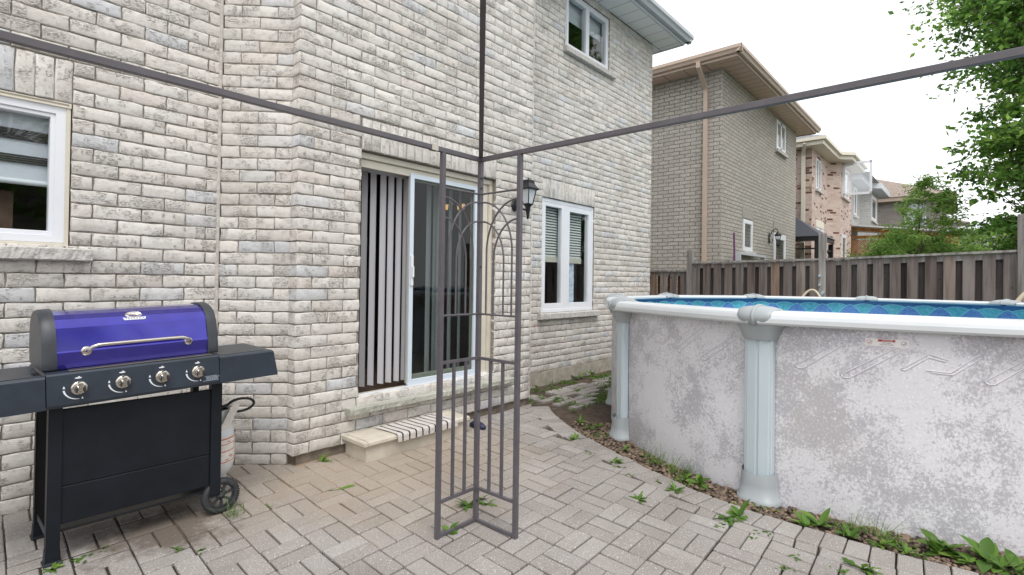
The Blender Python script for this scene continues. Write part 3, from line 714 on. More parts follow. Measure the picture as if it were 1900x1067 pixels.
# ------------------------------------------------------------ pool
PC = Vector((6.28, .78, 0)); PR = 2.50
def pc(a, r, z): return (PC.x+r*math.cos(a), PC.y+r*math.sin(a), z)
pool = thing('swimming_pool', (PC.x, PC.y, 0), 'round above-ground pool with mottled grey wall and blue tiled liner', 'swimming pool')
def pool_wall_mat():
    mt, t, b = nodes('pool_wall_print'); v = coords(t)
    base = ramp(t, noise(t, v, 1.6, 3, .5), [(.3, (.66, .65, .68)), (.7, (.73, .725, .76))])
    big = noise(t, v, 2.1, 3, .6); fine = noise(t, v, 60, 5, .8); mid = noise(t, v, 7, 5, .7)
    s1 = N(t, 'Math', operation='MULTIPLY_ADD'); t.links.new(mid, s1.inputs[0]); s1.inputs[1].default_value = .8; t.links.new(big, s1.inputs[2])
    s2_ = N(t, 'Math', operation='MULTIPLY_ADD'); t.links.new(fine, s2_.inputs[0]); s2_.inputs[1].default_value = 1.3; t.links.new(s1.outputs[0], s2_.inputs[2])
    f = ramp(t, s2_.outputs[0], [(0, 0), (1, 1)])
    mr = N(t, 'MapRange'); t.links.new(s2_.outputs[0], mr.inputs[0]); mr.inputs[1].default_value = 1.51; mr.inputs[2].default_value = 1.66; mr.inputs[3].default_value = 0; mr.inputs[4].default_value = .85
    c = mix(t, base, (.40, .39, .425), mr.outputs[0])
    lite = noise(t, v, 70, 4, .75); c = mix(t, c, (.87, .87, .90), ramp(t, lite, [(.56, 0), (.64, .75)]))
    tan = noise(t, v, 1.1, 3); c = mix(t, c, (.60, .55, .44), ramp(t, tan, [(.58, 0), (.75, .16)]))
    t.links.new(c, b.inputs['Base Color']); b.inputs['Roughness'].default_value = .5; bump(t, b, fine, .15, .004)
    wv = N(t, 'TexWave'); return mt
def cyl(mb, r, z0, z1, n=160, a0=0, a1=2*math.pi, flip=False, rings=1):
    v = []
    for j in range(rings+1):
        for k in range(n+1): v.append(pc(a0+(a1-a0)*k/n, r, z0+(z1-z0)*j/rings))
    f = [((j*(n+1)+k), (j*(n+1)+k+1), ((j+1)*(n+1)+k+1), ((j+1)*(n+1)+k)) for j in range(rings) for k in range(n)]
    if flip: f = [tuple(reversed(q)) for q in f]
    mb.add(v, f, .5, True)
pw = MB(); cyl(pw, PR, -.03, 1.225); cyl(pw, PR-.012, -.03, 1.225, flip=True)
wall_ = pw.build('pool_wall', pool_wall_mat(), pool)
# embossed stripes in the wall sheet
em = MB()
def sz(s0, z): a = math.pi + s0/PR; return pc(a, PR+.0005, z)
def poly(pts, r=.004):
    out = []
    for (a, b), (c, d) in zip(pts, pts[1:]):
        for k in range(6): out.append((a+(c-a)*k/6, b+(d-b)*k/6))
    out.append(pts[-1]); em.tube([sz(a, z) for a, z in out], r, 6)
per = .93
for k in range(-4, 4):
    s0 = .18+k*per
    zc = 1.0
    for (ds, dz, ln) in ((0, .0, .25), (.27, -.03, .27)):
        a, z = s0+ds, zc+.10+dz
        poly([(a, z), (a+.02, z+.004), (a+.035, z-.012), (a-ln+.045, z-.20), (a-ln+.015, z-.20), (a-ln, z-.185), (a, z)])
    s0 += .68; poly([(s0-.16, zc+.02), (s0-.25, zc+.05), (s0-.38, zc-.05), (s0-.36, zc-.055), (s0-.25, zc+.03), (s0-.17, zc+.01)])
    poly([(s0-.03, zc+.055), (s0-.15, zc-.05), (s0-.26, zc-.045)]); poly([(s0-.01, zc+.045), (s0-.14, zc-.062), (s0-.24, zc-.055)])
em.build('embossed_stripes', simple('embossed_ridge', (.64, .63, .66), .5), wall_)
def liner_mat():
    mt, t, b = nodes('scale_liner')
    v = N(t, 'TexCoord').outputs['UV']; se = N(t, 'SeparateXYZ'); t.links.new(v, se.inputs[0])
    def mth(op, a, b_=None, c=None):
        n = N(t, 'Math', operation=op)
        for i, x in enumerate((a, b_, c)):
            if x is None: continue
            if isinstance(x, (int, float)): n.inputs[i].default_value = x
            else: t.links.new(x, n.inputs[i])
        return n.outputs[0]
    u = mth('MULTIPLY', se.outputs[0], 1/.335); zz = se.outputs[1]
    f0 = mth('FRACT', u); a1 = mth('ABSOLUTE', mth('SUBTRACT', f0, .5))                 # front scales
    top1 = mth('SUBTRACT', 1.168, mth('MULTIPLY', mth('POWER', mth('MULTIPLY', a1, 2), 1.7), .17))
    f2 = mth('FRACT', mth('ADD', u, .5)); a2 = mth('ABSOLUTE', mth('SUBTRACT', f2, .5))
    top2 = mth('SUBTRACT', 1.185, mth('MULTIPLY', mth('POWER', mth('MULTIPLY', a2, 2), 2.0), .05))
    d1 = mth('SUBTRACT', top1, zz); d2 = mth('SUBTRACT', top2, zz)
    m1 = mth('GREATER_THAN', d1, 0); m2 = mth('GREATER_THAN', d2, 0)
    l1 = mth('LESS_THAN', mth('ABSOLUTE', d1), .0045); l2 = mth('LESS_THAN', mth('ABSOLUTE', d2), .0035)
    nz_ = noise(t, coords(t), 30, 5, .7)
    blue = ramp(t, nz_, [(.3, (.05, .17, .46)), (.7, (.16, .34, .66))]); teal = ramp(t, nz_, [(.3, (.04, .30, .44)), (.7, (.16, .56, .64))])
    navy = ramp(t, nz_, [(.3, (.015, .09, .27)), (.7, (.05, .20, .44))])
    c = mix(t, navy, teal, m2); c = mix(t, c, (.25, .60, .65), l2); c = mix(t, c, blue, m1); c = mix(t, c, (.22, .62, .68), l1)
    t.links.new(c, b.inputs['Base Color']); b.inputs['Roughness'].default_value = .35; return mt
ln = MB(); cyl(ln, PR-.02, .0, 1.235, 160, flip=True); lo = ln.build('liner', liner_mat(), pool)
uvl = lo.data.uv_layers[0]
for p in lo.data.polygons:
    angs = [math.atan2(lo.data.vertices[lo.data.loops[i].vertex_index].co.y, lo.data.vertices[lo.data.loops[i].vertex_index].co.x) for i in p.loop_indices]
    if max(angs)-min(angs) > math.pi: angs = [a+2*math.pi if a < 0 else a for a in angs]
    for i, a in zip(p.loop_indices, angs): uvl.data[i].uv = (a*PR, lo.data.vertices[lo.data.loops[i].vertex_index].co.z)
def water_mat():
    mt, t, b = nodes('pool_water'); b.inputs['Base Color'].default_value = (.03, .22, .33, 1); b.inputs['Roughness'].default_value = .04
    bump(t, b, noise(t, coords(t), 6, 3), .2, .02); return mt
wt = MB(); wt.add([pc(2*math.pi*k/96, PR-.022, .98) for k in range(96)], [tuple(range(96))]); wt.build('water', water_mat(), pool)
angles = [173.5, 138.5, 106.5, 74, 40.5, 7, -26, -59, -91, -122, -151]
ang = [R(a) for a in angles]
# rails between the caps: rolled profile
RP = [(PR-.075, 1.232), (PR-.075, 1.250), (PR-.055, 1.262), (PR+.02, 1.268), (PR+.085, 1.262), (PR+.105, 1.250), (PR+.112, 1.236), (PR+.118, 1.215), (PR+.116, 1.188), (PR+.105, 1.176), (PR+.090, 1.172), (PR+.085, 1.19), (PR+.02, 1.21), (PR-.06, 1.222)]
def swept(mb, prof, a0, a1, n, scale=None):
    v = []; m_ = len(prof)
    for k in range(n+1):
        a = a0+(a1-a0)*k/n
        for r, z in prof: v.append(pc(a, r, z))
    f = [(k*m_+i, (k+1)*m_+i, (k+1)*m_+(i+1) % m_, k*m_+(i+1) % m_) for k in range(n) for i in range(m_)]
    f += [tuple(range(m_)), tuple(n*m_+i for i in range(m_-1, -1, -1))]
    mb.add(v, f, .5, False)
srt = sorted([a % (2*math.pi) for a in ang])
for a, b_ in zip(srt, srt[1:]+[srt[0]+2*math.pi]):
    # each rail is a straight chord between caps
    r_ = MB(); v = []; m_ = len(RP); n = 1
    a0, a1 = a+.012, b_-.012; half = (b_-a)/2; midr = math.cos(half)
    for k in range(9):
        t_ = k/8; aa = a0+(a1-a0)*t_
        bulge = 1+(1/math.cos(abs(aa-(a+b_)/2))*math.cos(half*.72)-1)*.75
        for r, z in RP: v.append(pc(aa, PR+(r-PR)+PR*(bulge-1), z))
    f = [(k*m_+i, (k+1)*m_+i, (k+1)*m_+(i+1) % m_, k*m_+(i+1) % m_) for k in range(8) for i in range(m_)]
    f += [tuple(range(m_)), tuple(8*m_+i for i in range(m_-1, -1, -1))]
    r_.add(v, f, .5, False); r_.build('top_rail', M['rail'], pool)
def loc(a, s_, r, z):      # local frame at angle a : s tangential, r radial
    return (PC.x+r*math.cos(a)-s_*math.sin(a), PC.y+r*math.sin(a)+s_*math.cos(a), z)
for a in ang:
    up_ = MB(); h = .092     # upright: folded profile half width
    prof = [(-h, PR+.004), (-h, PR+.046), (-h+.006, PR+.054), (-h+.016, PR+.054), (-h+.022, PR+.062), (-.012, PR+.070), (-.006, PR+.060), (.006, PR+.060), (.012, PR+.070), (h-.022, PR+.062), (h-.016, PR+.054), (h-.006, PR+.054), (h, PR+.046), (h, PR+.004)]
    v = []
    for z, k_ in ((.03, 1.0), (1.08, 1.0)):
        v += [loc(a, s_*k_, r, z) for s_, r in prof]
    m_ = len(prof); up_.add(v, [(i, i+1, m_+i+1, m_+i) for i in range(m_-1)] + [tuple(range(m_))], .5); up_.build('upright', M['upright'], pool)
    # boot at the foot
    bt = MB(); v = []; nn = 14; lev = [(-.02, .138, .138), (.012, .138, .138), (.018, .124, .124), (.10, .118, .112), (.165, .112, .106), (.19, .111, .104)]
    for z, hw, rd in lev:
        for k in range(nn+1):
            t_ = math.pi*k/nn; dip = -.02*math.sin(t_)**2 if z > .17 else 0
            v.append(loc(a, -hw*math.copysign(abs(math.cos(t_))**.7, math.cos(t_)), PR+rd*math.sin(t_)**.75, z+dip))
    bt.add(v, [(j*(nn+1)+k, j*(nn+1)+k+1, (j+1)*(nn+1)+k+1, (j+1)*(nn+1)+k) for j in range(len(lev)-1) for k in range(nn)], .5, True)
    v2 = [loc(a, p_[0], p_[1], .155) for p_ in [(-.1, PR), (.1, PR), (.1, PR+.06), (.05, PR+.085), (-.05, PR+.085), (-.1, PR+.06)]]
    bt.add(v2, [tuple(range(6))], .5); bo = bt.build('upright_boot', M['resin'], pool)
    sm_ = MB(); sm_.tube([loc(a, 0, PR+.126, .0), loc(a, 0, PR+.114, .03), loc(a, 0, PR+.106, .10), loc(a, 0, PR+.098, .165)], .006, 6); sm_.build('boot_rib', M['resin'], bo)
    # collar under the cap
    co_ = MB(); v = []
    lev = [(1.068, .108, .090), (1.085, .112, .096), (1.14, .135, .110), (1.19, .170, .125), (1.215, .185, .13)]
    for z, hw, rd in lev:
        for k in range(nn+1):
            t_ = math.pi*k/nn; v.append(loc(a, -hw*math.copysign(abs(math.cos(t_))**.6, math.cos(t_)), PR+rd*math.sin(t_)**.7, z))
    co_.add(v, [(j*(nn+1)+k, j*(nn+1)+k+1, (j+1)*(nn+1)+k+1, (j+1)*(nn+1)+k) for j in range(len(lev)-1) for k in range(nn)], .5, True)
    co_.add([v[k] for k in range(nn+1)], [tuple(range(nn, -1, -1))], .5); co_.build('upright_collar', M['resin'], pool)
    # cap: saddle over the rail joint, blunt rounded nose
    cp = MB(); v = []; ns, nr = 14, 10
    prof = [(-.085, 1.232), (-.080, 1.262), (-.05, 1.276), (.03, 1.288), (.09, 1.284), (.135, 1.262), (.158, 1.232), (.160, 1.205), (.150, 1.180), (.125, 1.165)]
    for i in range(ns+1):
        s_ = -1+2*i/ns; c_ = math.sqrt(max(0, 1-(abs(s_))**2.6))
        for r, z in prof:
            rr = r if r < .05 else .05+(r-.05)*(.45+.55*c_); zz = 1.232+(z-1.232)*(.55+.45*c_) if z > 1.232 else 1.232+(z-1.232)*(.25+.75*c_)
            v.append(loc(a, s_*.128, PR+rr, zz+.006))
    m_ = len(prof); cp.add(v, [(i*m_+j, (i+1)*m_+j, (i+1)*m_+j+1, i*m_+j+1) for i in range(ns) for j in range(m_-1)] + [tuple(range(m_-1, -1, -1)), tuple(ns*m_+j for j in range(m_))], .5, True)
    cap_ = cp.build('rail_cap', M['resin'], pool)
    rb = MB(); rb.tube([loc(a, 0, PR+r, z+.007) for r, z in prof], .011, 8); rb.build('cap_rib', M['resin'], cap_)
# warning sticker on the wall
st = MB(); aS = 3.303
def sticker_at(px_s, z, r=PR+.003): return sz(px_s, z)
S0 = .0
def sp_(s_, z, e=.0015):
    a = math.pi + s_/PR; return pc(a, PR+e, z)
ss, sz0 = .41, 1.10
st.add([sp_(ss-.105, sz0-.022), sp_(ss-.05, sz0-.022), sp_(ss, sz0-.022), sp_(ss+.05, sz0-.022), sp_(ss+.105, sz0-.022), sp_(ss+.105, sz0+.022), sp_(ss+.05, sz0+.022), sp_(ss, sz0+.022), sp_(ss-.05, sz0+.022), sp_(ss-.105, sz0+.022)], [(0, 1, 8, 9), (1, 2, 7, 8), (2, 3, 6, 7), (3, 4, 5, 6)]); stk = st.build('warning_sticker', M['label'], pool)
r_ = MB(); r_.add([sp_(ss-.042, sz0+.006, .003), sp_(ss+.042, sz0+.006, .003), sp_(ss+.042, sz0+.019, .003), sp_(ss-.042, sz0+.019, .003)], [(0, 1, 2, 3)]); r_.build('sticker_band', M['red'], stk)
aa = math.pi + ss/PR; tang = Vector((-math.sin(aa), math.cos(aa), 0)); outw = Vector((math.cos(aa), math.sin(aa), 0))
def TM(s_, z, e=.004): 
    m4 = Matrix((tang, Vector((0, 0, 1)), outw)).transposed().to_4x4(); m4.translation = Vector(sp_(s_, z, e)); return m4
textmesh('DANGER', .013, 'sticker_text', M['label'], stk, TM(ss+.004, sz0+.0125, .0045))
textmesh('NO DIVING', .008, 'sticker_text', M['ink'], stk, TM(ss, sz0-.002, .0035)); textmesh('SHALLOW WATER', .008, 'sticker_text', M['ink'], stk, TM(ss, sz0-.012, .0035))
for sg in (-1, 1):
    c_ = MB(); c_.tube([sp_(ss+sg*.084+.013*math.cos(k*math.pi/8), sz0+.013*math.sin(k*math.pi/8), .002) for k in range(17)], .0009, 4); c_.tube([sp_(ss+sg*.084-.006, sz0-.005, .002), sp_(ss+sg*.084+.003, sz0-.003, .002), sp_(ss+sg*.084+.006, sz0+.006, .002)], .0018, 4); c_.build('sticker_symbol', M['red'] if sg < 0 else M['ink'], stk)
# hoses hanging over the far rim
for (y0, y1, top, X, lab) in ((2.06, 1.62, 1.36, 9.0, 'beige hose looped behind the far pool rail by the middle fence post'), (-.30, -1.25, 1.52, 8.9, 'thick beige hose arching up behind the right end of the pool rail')):
    h_ = MB(); pts_ = []
    for k in range(25):
        t_ = k/24; pts_.append((X+.15*math.sin(math.pi*t_), y0+(y1-y0)*t_, .75+(top-.75)*math.sin(math.pi*t_)**.5 if 0 < k < 24 else .75))
    h_.tube(pts_, .019 if X > 8.95 else .026, 10); T(h_.build('pool_hose', M['beigehose']), lab, 'hose', 'hoses behind the pool')

# ------------------------------------------------------------ gazebo frame
gz = thing('gazebo_frame', (2.2, 2.2, 0), 'brown steel gazebo frame with arched corner panel, no canopy', 'gazebo')
CXg, CYg, t2 = 2.221, 2.214, .0125
def bar(x0, x1, y0, y1, z0, z1, name, par=gz, mat='gmetal'): return MB().cbox(x0, x1, y0, y1, z0, z1, .0015).build(name, M[mat], par)
bar(CXg-t2, CXg+t2, CYg-t2, CYg+t2, .0, 2.15, 'corner_post')
bar(1.922-t2, 1.922+t2, CYg-t2, CYg+t2, .0, 2.15, 'side_post'); bar(CXg-t2, CXg+t2, 1.902-t2, 1.902+t2, .0, 2.15, 'side_post')
bar(-.80, CXg+t2, CYg-t2, CYg+t2, 2.15, 2.176, 'roof_beam'); bar(CXg-t2, CXg+t2, -.80, CYg-t2-.001, 2.15, 2.176, 'roof_beam')
bar(-.83, -.80, -.83, CYg+t2, 2.15, 2.176, 'roof_beam'); bar(-.80, CXg+t2, -.83, -.801, 2.15, 2.176, 'roof_beam')
for (x, y) in ((-.8, CYg), (CXg, -.8), (-.8, -.8)): bar(x-.03, x, y-.0125, y+.0125, 0, 2.149, 'corner_post')
jn = MB(); jn.cbox(1.83, 1.875, CYg-.0155, CYg+.0155, 2.147, 2.179, .001); jn.build('joint_sleeve', M['steel'], gz)
r_ = MB(); apex = (.71, .71, 3.0)
r_.tube([(CXg-.005, CYg-.005, 2.18), apex], .0125, square=True); r_.build('rafter', M['gmetal'], gz)
for q in ((-.8, CYg), (CXg, -.8), (-.8, -.8)): r_ = MB(); r_.tube([(q[0], q[1], 2.18), apex], .0125, square=True); r_.build('rafter', M['gmetal'], gz)
for side in (0, 1):
    def G(u, z):   # u = 0 at the outer post .. 1 at the corner post
        if side == 0: return (1.922+.0125+(CXg-1.922-.025)*u, CYg, z)
        return (CXg, 1.902+.0125+(CYg-1.902-.025)*u, z)
    for z, rad, nm, sq in ((.012, .008, 'base_rail', True), (.20, .008, 'rail', True), (.975, .008, 'rail', True), (1.238, .006, 'rail', False), (1.955, .006, 'rail', False)):
        m_ = MB(); m_.tube([G(0, z), G(1, z)], rad, 8, square=sq); m_.build(nm, M['gmetal'], gz)
    for u in (.34, .68):
        m_ = MB(); m_.tube([G(u, .208), G(u, .967)], .0075, square=True); m_.build('baluster', M['gmetal'], gz)
    for (u0, u1, zt, hh) in ((1, .14, 1.905, .30), (0, .84, 1.905, .30), (1, .36, 1.79, .24), (0, .64, 1.79, .24)):
        pts_ = [G(u0+(u1-u0)*math.sin(k*math.pi/32), zt-hh*(1-math.cos(k*math.pi/32))) for k in range(17)] + [G(u1, 1.24)]
        m_ = MB(); m_.tube(pts_, .0055, 8); m_.build('arch_bar', M['gmetal'], gz)
bo = MB()
for z in (.13, .66, 1.52, 1.99, 2.05): bo.lathe([(0, -.003), (.006, -.003), (.006, .003), (0, .006)], (CXg-.006, CYg-.0155, z), 'y', 8)
bo.build('bolt', M['black'], gz)

# ------------------------------------------------------------ step, mat, shoe
st = MB(); prof = [(3.84, .0), (3.845, .165), (3.56, .168), (3.535, .166), (3.515, .155), (3.512, .135), (3.520, .122), (3.545, .116), (3.545, -.02), (3.845, -.02)]
st.prism([(a, b) for a, b in prof[1:]], 2.335, 3.40, 'x'); 
st.cbox(2.30, 2.334, 3.52, 3.843, .117, .167, .012); st.cbox(3.401, 3.435, 3.52, 3.843, .117, .167, .012)
T(st.build('concrete_step', M['step']), 'low precast concrete step with rounded nosing below the patio door', 'step')
mt_ = thing('door_mat', (2.9, 3.6, .17), 'small white mat with thin dark stripes draped over the concrete step', 'mat')
def matpt(s_, d, e=0):     # s along X 0..1 ; d from back (0) to hanging front edge (1)
    x = 2.60+s_*.66
    L1 = .27; tot = .345; q = d*tot; wob = .004*math.sin(s_*17+d*4)+.003*math.sin(s_*41)
    if q < L1: return (x+.05*(d-.5)*0-(.02*(1-d)), 3.79-q, .1725+e+abs(wob)*.6)
    k = min(1, (q-L1)/.03)*math.pi/2; rest = max(0, q-L1-.03)
    return (x, 3.52-.022*math.sin(k)-e, .1725+e-.022*(1-math.cos(k))-rest)
def matstrip(mb, s0, s1, e, n=3, rg_=random.Random(2)):
    v = []; nd = 40
    for i in range(n+1):
        for j in range(nd+1):
            js = rg_.uniform(-.0025, .0025) if (i in (0, n) and 0 < s0 and s1 < 1) else 0
            v.append(matpt(s0+(s1-s0)*i/n+js, j/nd, e))
    mb.add(v, [(i*(nd+1)+j, (i+1)*(nd+1)+j, (i+1)*(nd+1)+j+1, i*(nd+1)+j+1) for i in range(n) for j in range(nd)], .5, True)
m_ = MB(); matstrip(m_, 0, 1, .003, 40); matstrip(m_, 0, 1, .0, 40); m_.build('cloth', M['matwhite'], mt_)
m_ = MB()
for k in range(9): s_ = .06+k*.105; matstrip(m_, s_, s_+.021, .0048)
m_.build('stripes', M['matdark'], mt_)
sh = MB()
sh.lathe([(.0, 0), (.045, .0), (.05, .012), (.045, .03), (.03, .05), (0, .055)], (3.62, 3.60, .005), 'z', 14); sh.xf(lambda p: Vector((3.62+(p.x-3.62)*.9, 3.60+(p.y-3.60)*2.2, p.z)))
sh.tube([(3.575, 3.60, .03), (3.60, 3.62, .10), (3.63, 3.65, .11), (3.66, 3.60, .03)], .012, 8)
T(sh.build('shoe', M['shoe']), 'navy blue rubber shoe lying beside the concrete step', 'shoe')

# ------------------------------------------------------------ vertical blinds
vb = thing('vertical_blinds', (2.8, 4.07, 2.4), 'pale vertical blinds half open behind the patio door', 'blinds')
def vane(x0, x1, ya, yb, z0=.475):
    n = 4; v = []
    for k in range(n+1):
        t_ = k/n; bow = .006*math.sin(math.pi*t_)
        v += [(x0+(x1-x0)*t_+bow, ya+(yb-ya)*t_-bow, z0), (x0+(x1-x0)*t_+bow, ya+(yb-ya)*t_-bow, 2.40)]
    return MB().add(v, [(2*k, 2*k+2, 2*k+3, 2*k+1) for k in range(n)], .5, True)
for x0, x1 in ((2.545, 2.605), (2.632, 2.695), (2.735, 2.80), (2.82, 2.885), (2.91, 2.972), (2.99, 3.035), (3.045, 3.065), (3.07, 3.09), (3.27, 3.33), (3.355, 3.40), (3.40, 3.46), (3.56, 3.61), (3.70, 3.74)):
    vane(x0*1.025, x1*1.01, 4.10, 4.04).build('blind_vane', M['blind'], vb)
MB().box(2.50, 4.0, 4.05, 4.09, 2.40, 2.44).build('head_rail', M['blind'], vb)
ch = thing('chandelier', (5.3, 5.9, 2.6), 'small lit chandelier glimpsed through the patio door glass', 'lamp')
def em_mat():
    mt, t, b = nodes('lit_shade'); b.inputs['Base Color'].default_value = (.8, .5, .2, 1); b.inputs['Emission Color'].default_value = (1, .55, .2, 1); b.inputs['Emission Strength'].default_value = .7; return mt
em_ = em_mat()
cx, cy, cz = 4.30, 4.72, 2.33
ch.location = (cx, cy, cz)
for k in range(4):
    a = k*math.pi/2+.4; MB().lathe([(.014, -.03), (.02, .02), (.022, .03)], (cx+.11*math.cos(a), cy+.11*math.sin(a), cz), 'z', 12).build('lamp_shade', em_, ch)
MB().tube([(cx, cy, cz), (cx, cy, 2.95)], .006).build('rod', M['black'], ch)
for k in range(2): a = k*math.pi/2+.4; MB().tube([(cx-.11*math.cos(a), cy-.11*math.sin(a), cz-.04), (cx+.11*math.cos(a), cy+.11*math.sin(a), cz-.04)], .005).build('arm', M['black'], ch)

# ------------------------------------------------------------ wall lantern by the slider
def lantern(loc_, label):
    L0 = thing('wall_lantern', loc_, label, 'lantern'); x, y, z = loc_
    p = MB(); p.lathe([(0, -.022), (.045, -.02), (.055, -.008), (.055, 0)], (x-.03, y, z), 'y', 8, smooth=False); p.xf(lambda q: Vector((q.x, q.y, z+(q.z-z)*1.35))); p.build('wall_plate', M['blackiron'], L0)
    yc = y-.17; xc = x
    p = MB(); p.tube([(x-.02, y-.02, z-.01), (x, y-.10, z-.05), (xc, yc, z-.07), (xc, yc, z-.01)], .012); p.lathe([(.0, -.17), (.012, -.16), (.02, -.10), (.03, -.03), (.05, -.01)], (xc, yc, z), 'z', 8); p.build('arm', M['blackiron'], L0)
    def ring4(r, zz): return [(xc+r*math.cos(R(45+90*k)), yc+r*math.sin(R(45+90*k)), zz) for k in range(4)]
    c = MB(); a, b_ = ring4(.052, z), ring4(.092, z+.165)
    for k in range(4): c.tube([a[k], b_[k]], .006, 6); c.tube([a[k], a[(k+1) % 4]], .007, 6); c.tube([b_[k], b_[(k+1) % 4]], .007, 6)
    c.build('cage', M['blackiron'], L0)
    c = MB(); a, b_ = ring4(.048, z+.004), ring4(.086, z+.162); c.add(a+b_, [(k, (k+1) % 4, 4+(k+1) % 4, 4+k) for k in range(4)], .5); c.build('pane', M['frosted'], L0)
    c = MB(); lv = [(.125, z+.160), (.128, z+.170), (.10, z+.19), (.074, z+.225), (.066, z+.26), (.055, z+.268), (.0, z+.275)]
    v = [q for r_, zz in lv for q in ring4(r_, zz)]; c.add(v, [(i*4+k, i*4+(k+1) % 4, (i+1)*4+(k+1) % 4, (i+1)*4+k) for i in range(6) for k in range(4)], .5); c.lathe([(.007, 0), (.007, .02), (0, .03)], (xc, yc, z+.27), 'z', 8); c.build('roof', M['blackiron'], L0)
    return L0
lantern((4.42, 3.835, 2.285), 'black wall lantern with frosted panes to the right of the patio door')

# ------------------------------------------------------------ gas grill
gr = thing('gas_grill', (.82, 3.6, 0), 'cobalt blue lidded gas grill with dark cabinet and four knobs', 'grill')
tilt = R(1.75); piv = Vector((.42, 3.4, .90))
def head(p):
    q = p-piv; return piv+Vector((q.x*math.cos(tilt)-q.z*math.sin(tilt), q.y, q.x*math.sin(tilt)+q.z*math.cos(tilt)))
# legs
for x0, x1, y0, y1, zb in ((.432, .486, 3.405, 3.455, .05), (1.168, 1.226, 3.405, 3.455, .12), (.432, .47, 3.80, 3.85, .05), (1.19, 1.226, 3.80, 3.85, .12)):
    MB().cbox(x0, x1, y0, y1, zb, .80, .006).build('leg', M['panelblack'], gr)
for y in (3.43, 3.825):
    f_ = MB(); v = []
    for z, h in ((0, .036), (.006, .038), (.016, .031), (.072, .0285)): v += [(.459-h, y-h, z), (.459+h, y-h, z), (.459+h, y+h, z), (.459-h, y+h, z)]
    f_.add(v, [(0, 3, 2, 1)] + [(i*4+k, i*4+(k+1) % 4, (i+1)*4+(k+1) % 4, (i+1)*4+k) for i in range(3) for k in range(4)], .5); f_.build('foot', M['panelblack'], gr)
p = MB(); p.cbox(.488, 1.166, 3.417, 3.437, .375, .762, .003); p.cbox(.488, 1.166, 3.417, 3.437, .185, .371, .003); p.cbox(.488, 1.166, 3.423, 3.43, .36, .39, .001); p.build('front_panel', M['panelblack'], gr)
MB().box(.436, .444, 3.45, 3.805, .17, .79).build('side_panel', simple('inner_black', (.003, .003, .004), .9, spec=.05), gr)
p = MB(); p.box(.484, 1.2, 3.44, 3.80, .14, .155); p.build('cabinet', M['black'], gr)
p = MB(); p.tube([(.46, 3.44, .12), (.46, 3.82, .12)], .016, square=True); p.tube([(.48, 3.815, .15), (1.2, 3.815, .15)], .014, square=True); p.build('brace', M['capgrey'], gr)
p = MB(); p.cbox(.405, 1.195, 3.36, 3.84, .79, .955, .01); p.xf(head); p.build('firebox', M['black'], gr)
# control panel
cpanel = MB(); prof = [(3.333, .785), (3.325, .80), (3.330, .945), (3.338, .953), (3.40, .957), (3.40, .785)]
cpanel.prism(prof, .412, 1.178, 'x'); cpanel.xf(head); cp = cpanel.build('control_panel', M['charcoal'], gr)
p = MB(); p.box(.50, 1.15, 3.352, 3.40, .957, .962); p.xf(head); p.build('heat_strip', M['steel'], cp)
for x0, x1, flare, sgn in ((-.02, .408, -.0, -1), (1.182, 1.515, .025, 1)):
    sh_ = MB(); xo0, xo1 = (x0, x1)
    v = []
    for z, fl in ((.785, 1), (.935, 0), (.945, -.3)):
        if sgn > 0: a0, a1 = x0, 1.500+flare*fl
        else: a0, a1 = x0-.02*fl, x1
        yb = 3.80
        v += [(a0, 3.327+(.01 if z > .94 else 0), z), (a1, 3.327+(.01 if z > .94 else 0), z), (a1+(.01 if sgn > 0 else 0), yb, z), (a0, yb, z)]
    sh_.add(v, [(0, 3, 2, 1), (8, 9, 10, 11)] + [(i*4+k, i*4+(k+1) % 4, (i+1)*4+(k+1) % 4, (i+1)*4+k) for i in range(2) for k in range(4)], .5); sh_.xf(head); so_ = sh_.build('side_shelf', M['charcoal'], gr)
    if sgn > 0: 
        tt = MB(); tt.box(1.20, 1.46, 3.37, 3.76, .9452, .9475); tt.xf(head); tt.build('shelf_top', M['capgrey'], so_)
    else:
        tt = MB(); tt.box(.02, .36, 3.37, 3.76, .9452, .9475); tt.xf(head); tt.build('shelf_top', M['capgrey'], so_)
        tt = MB(); [tt.box(.375, .40, 3.42+.05*k, 3.44+.05*k, .9454, .950) for k in range(2)]; tt.xf(head); tt.build('vent_slot', M['black'], so_)
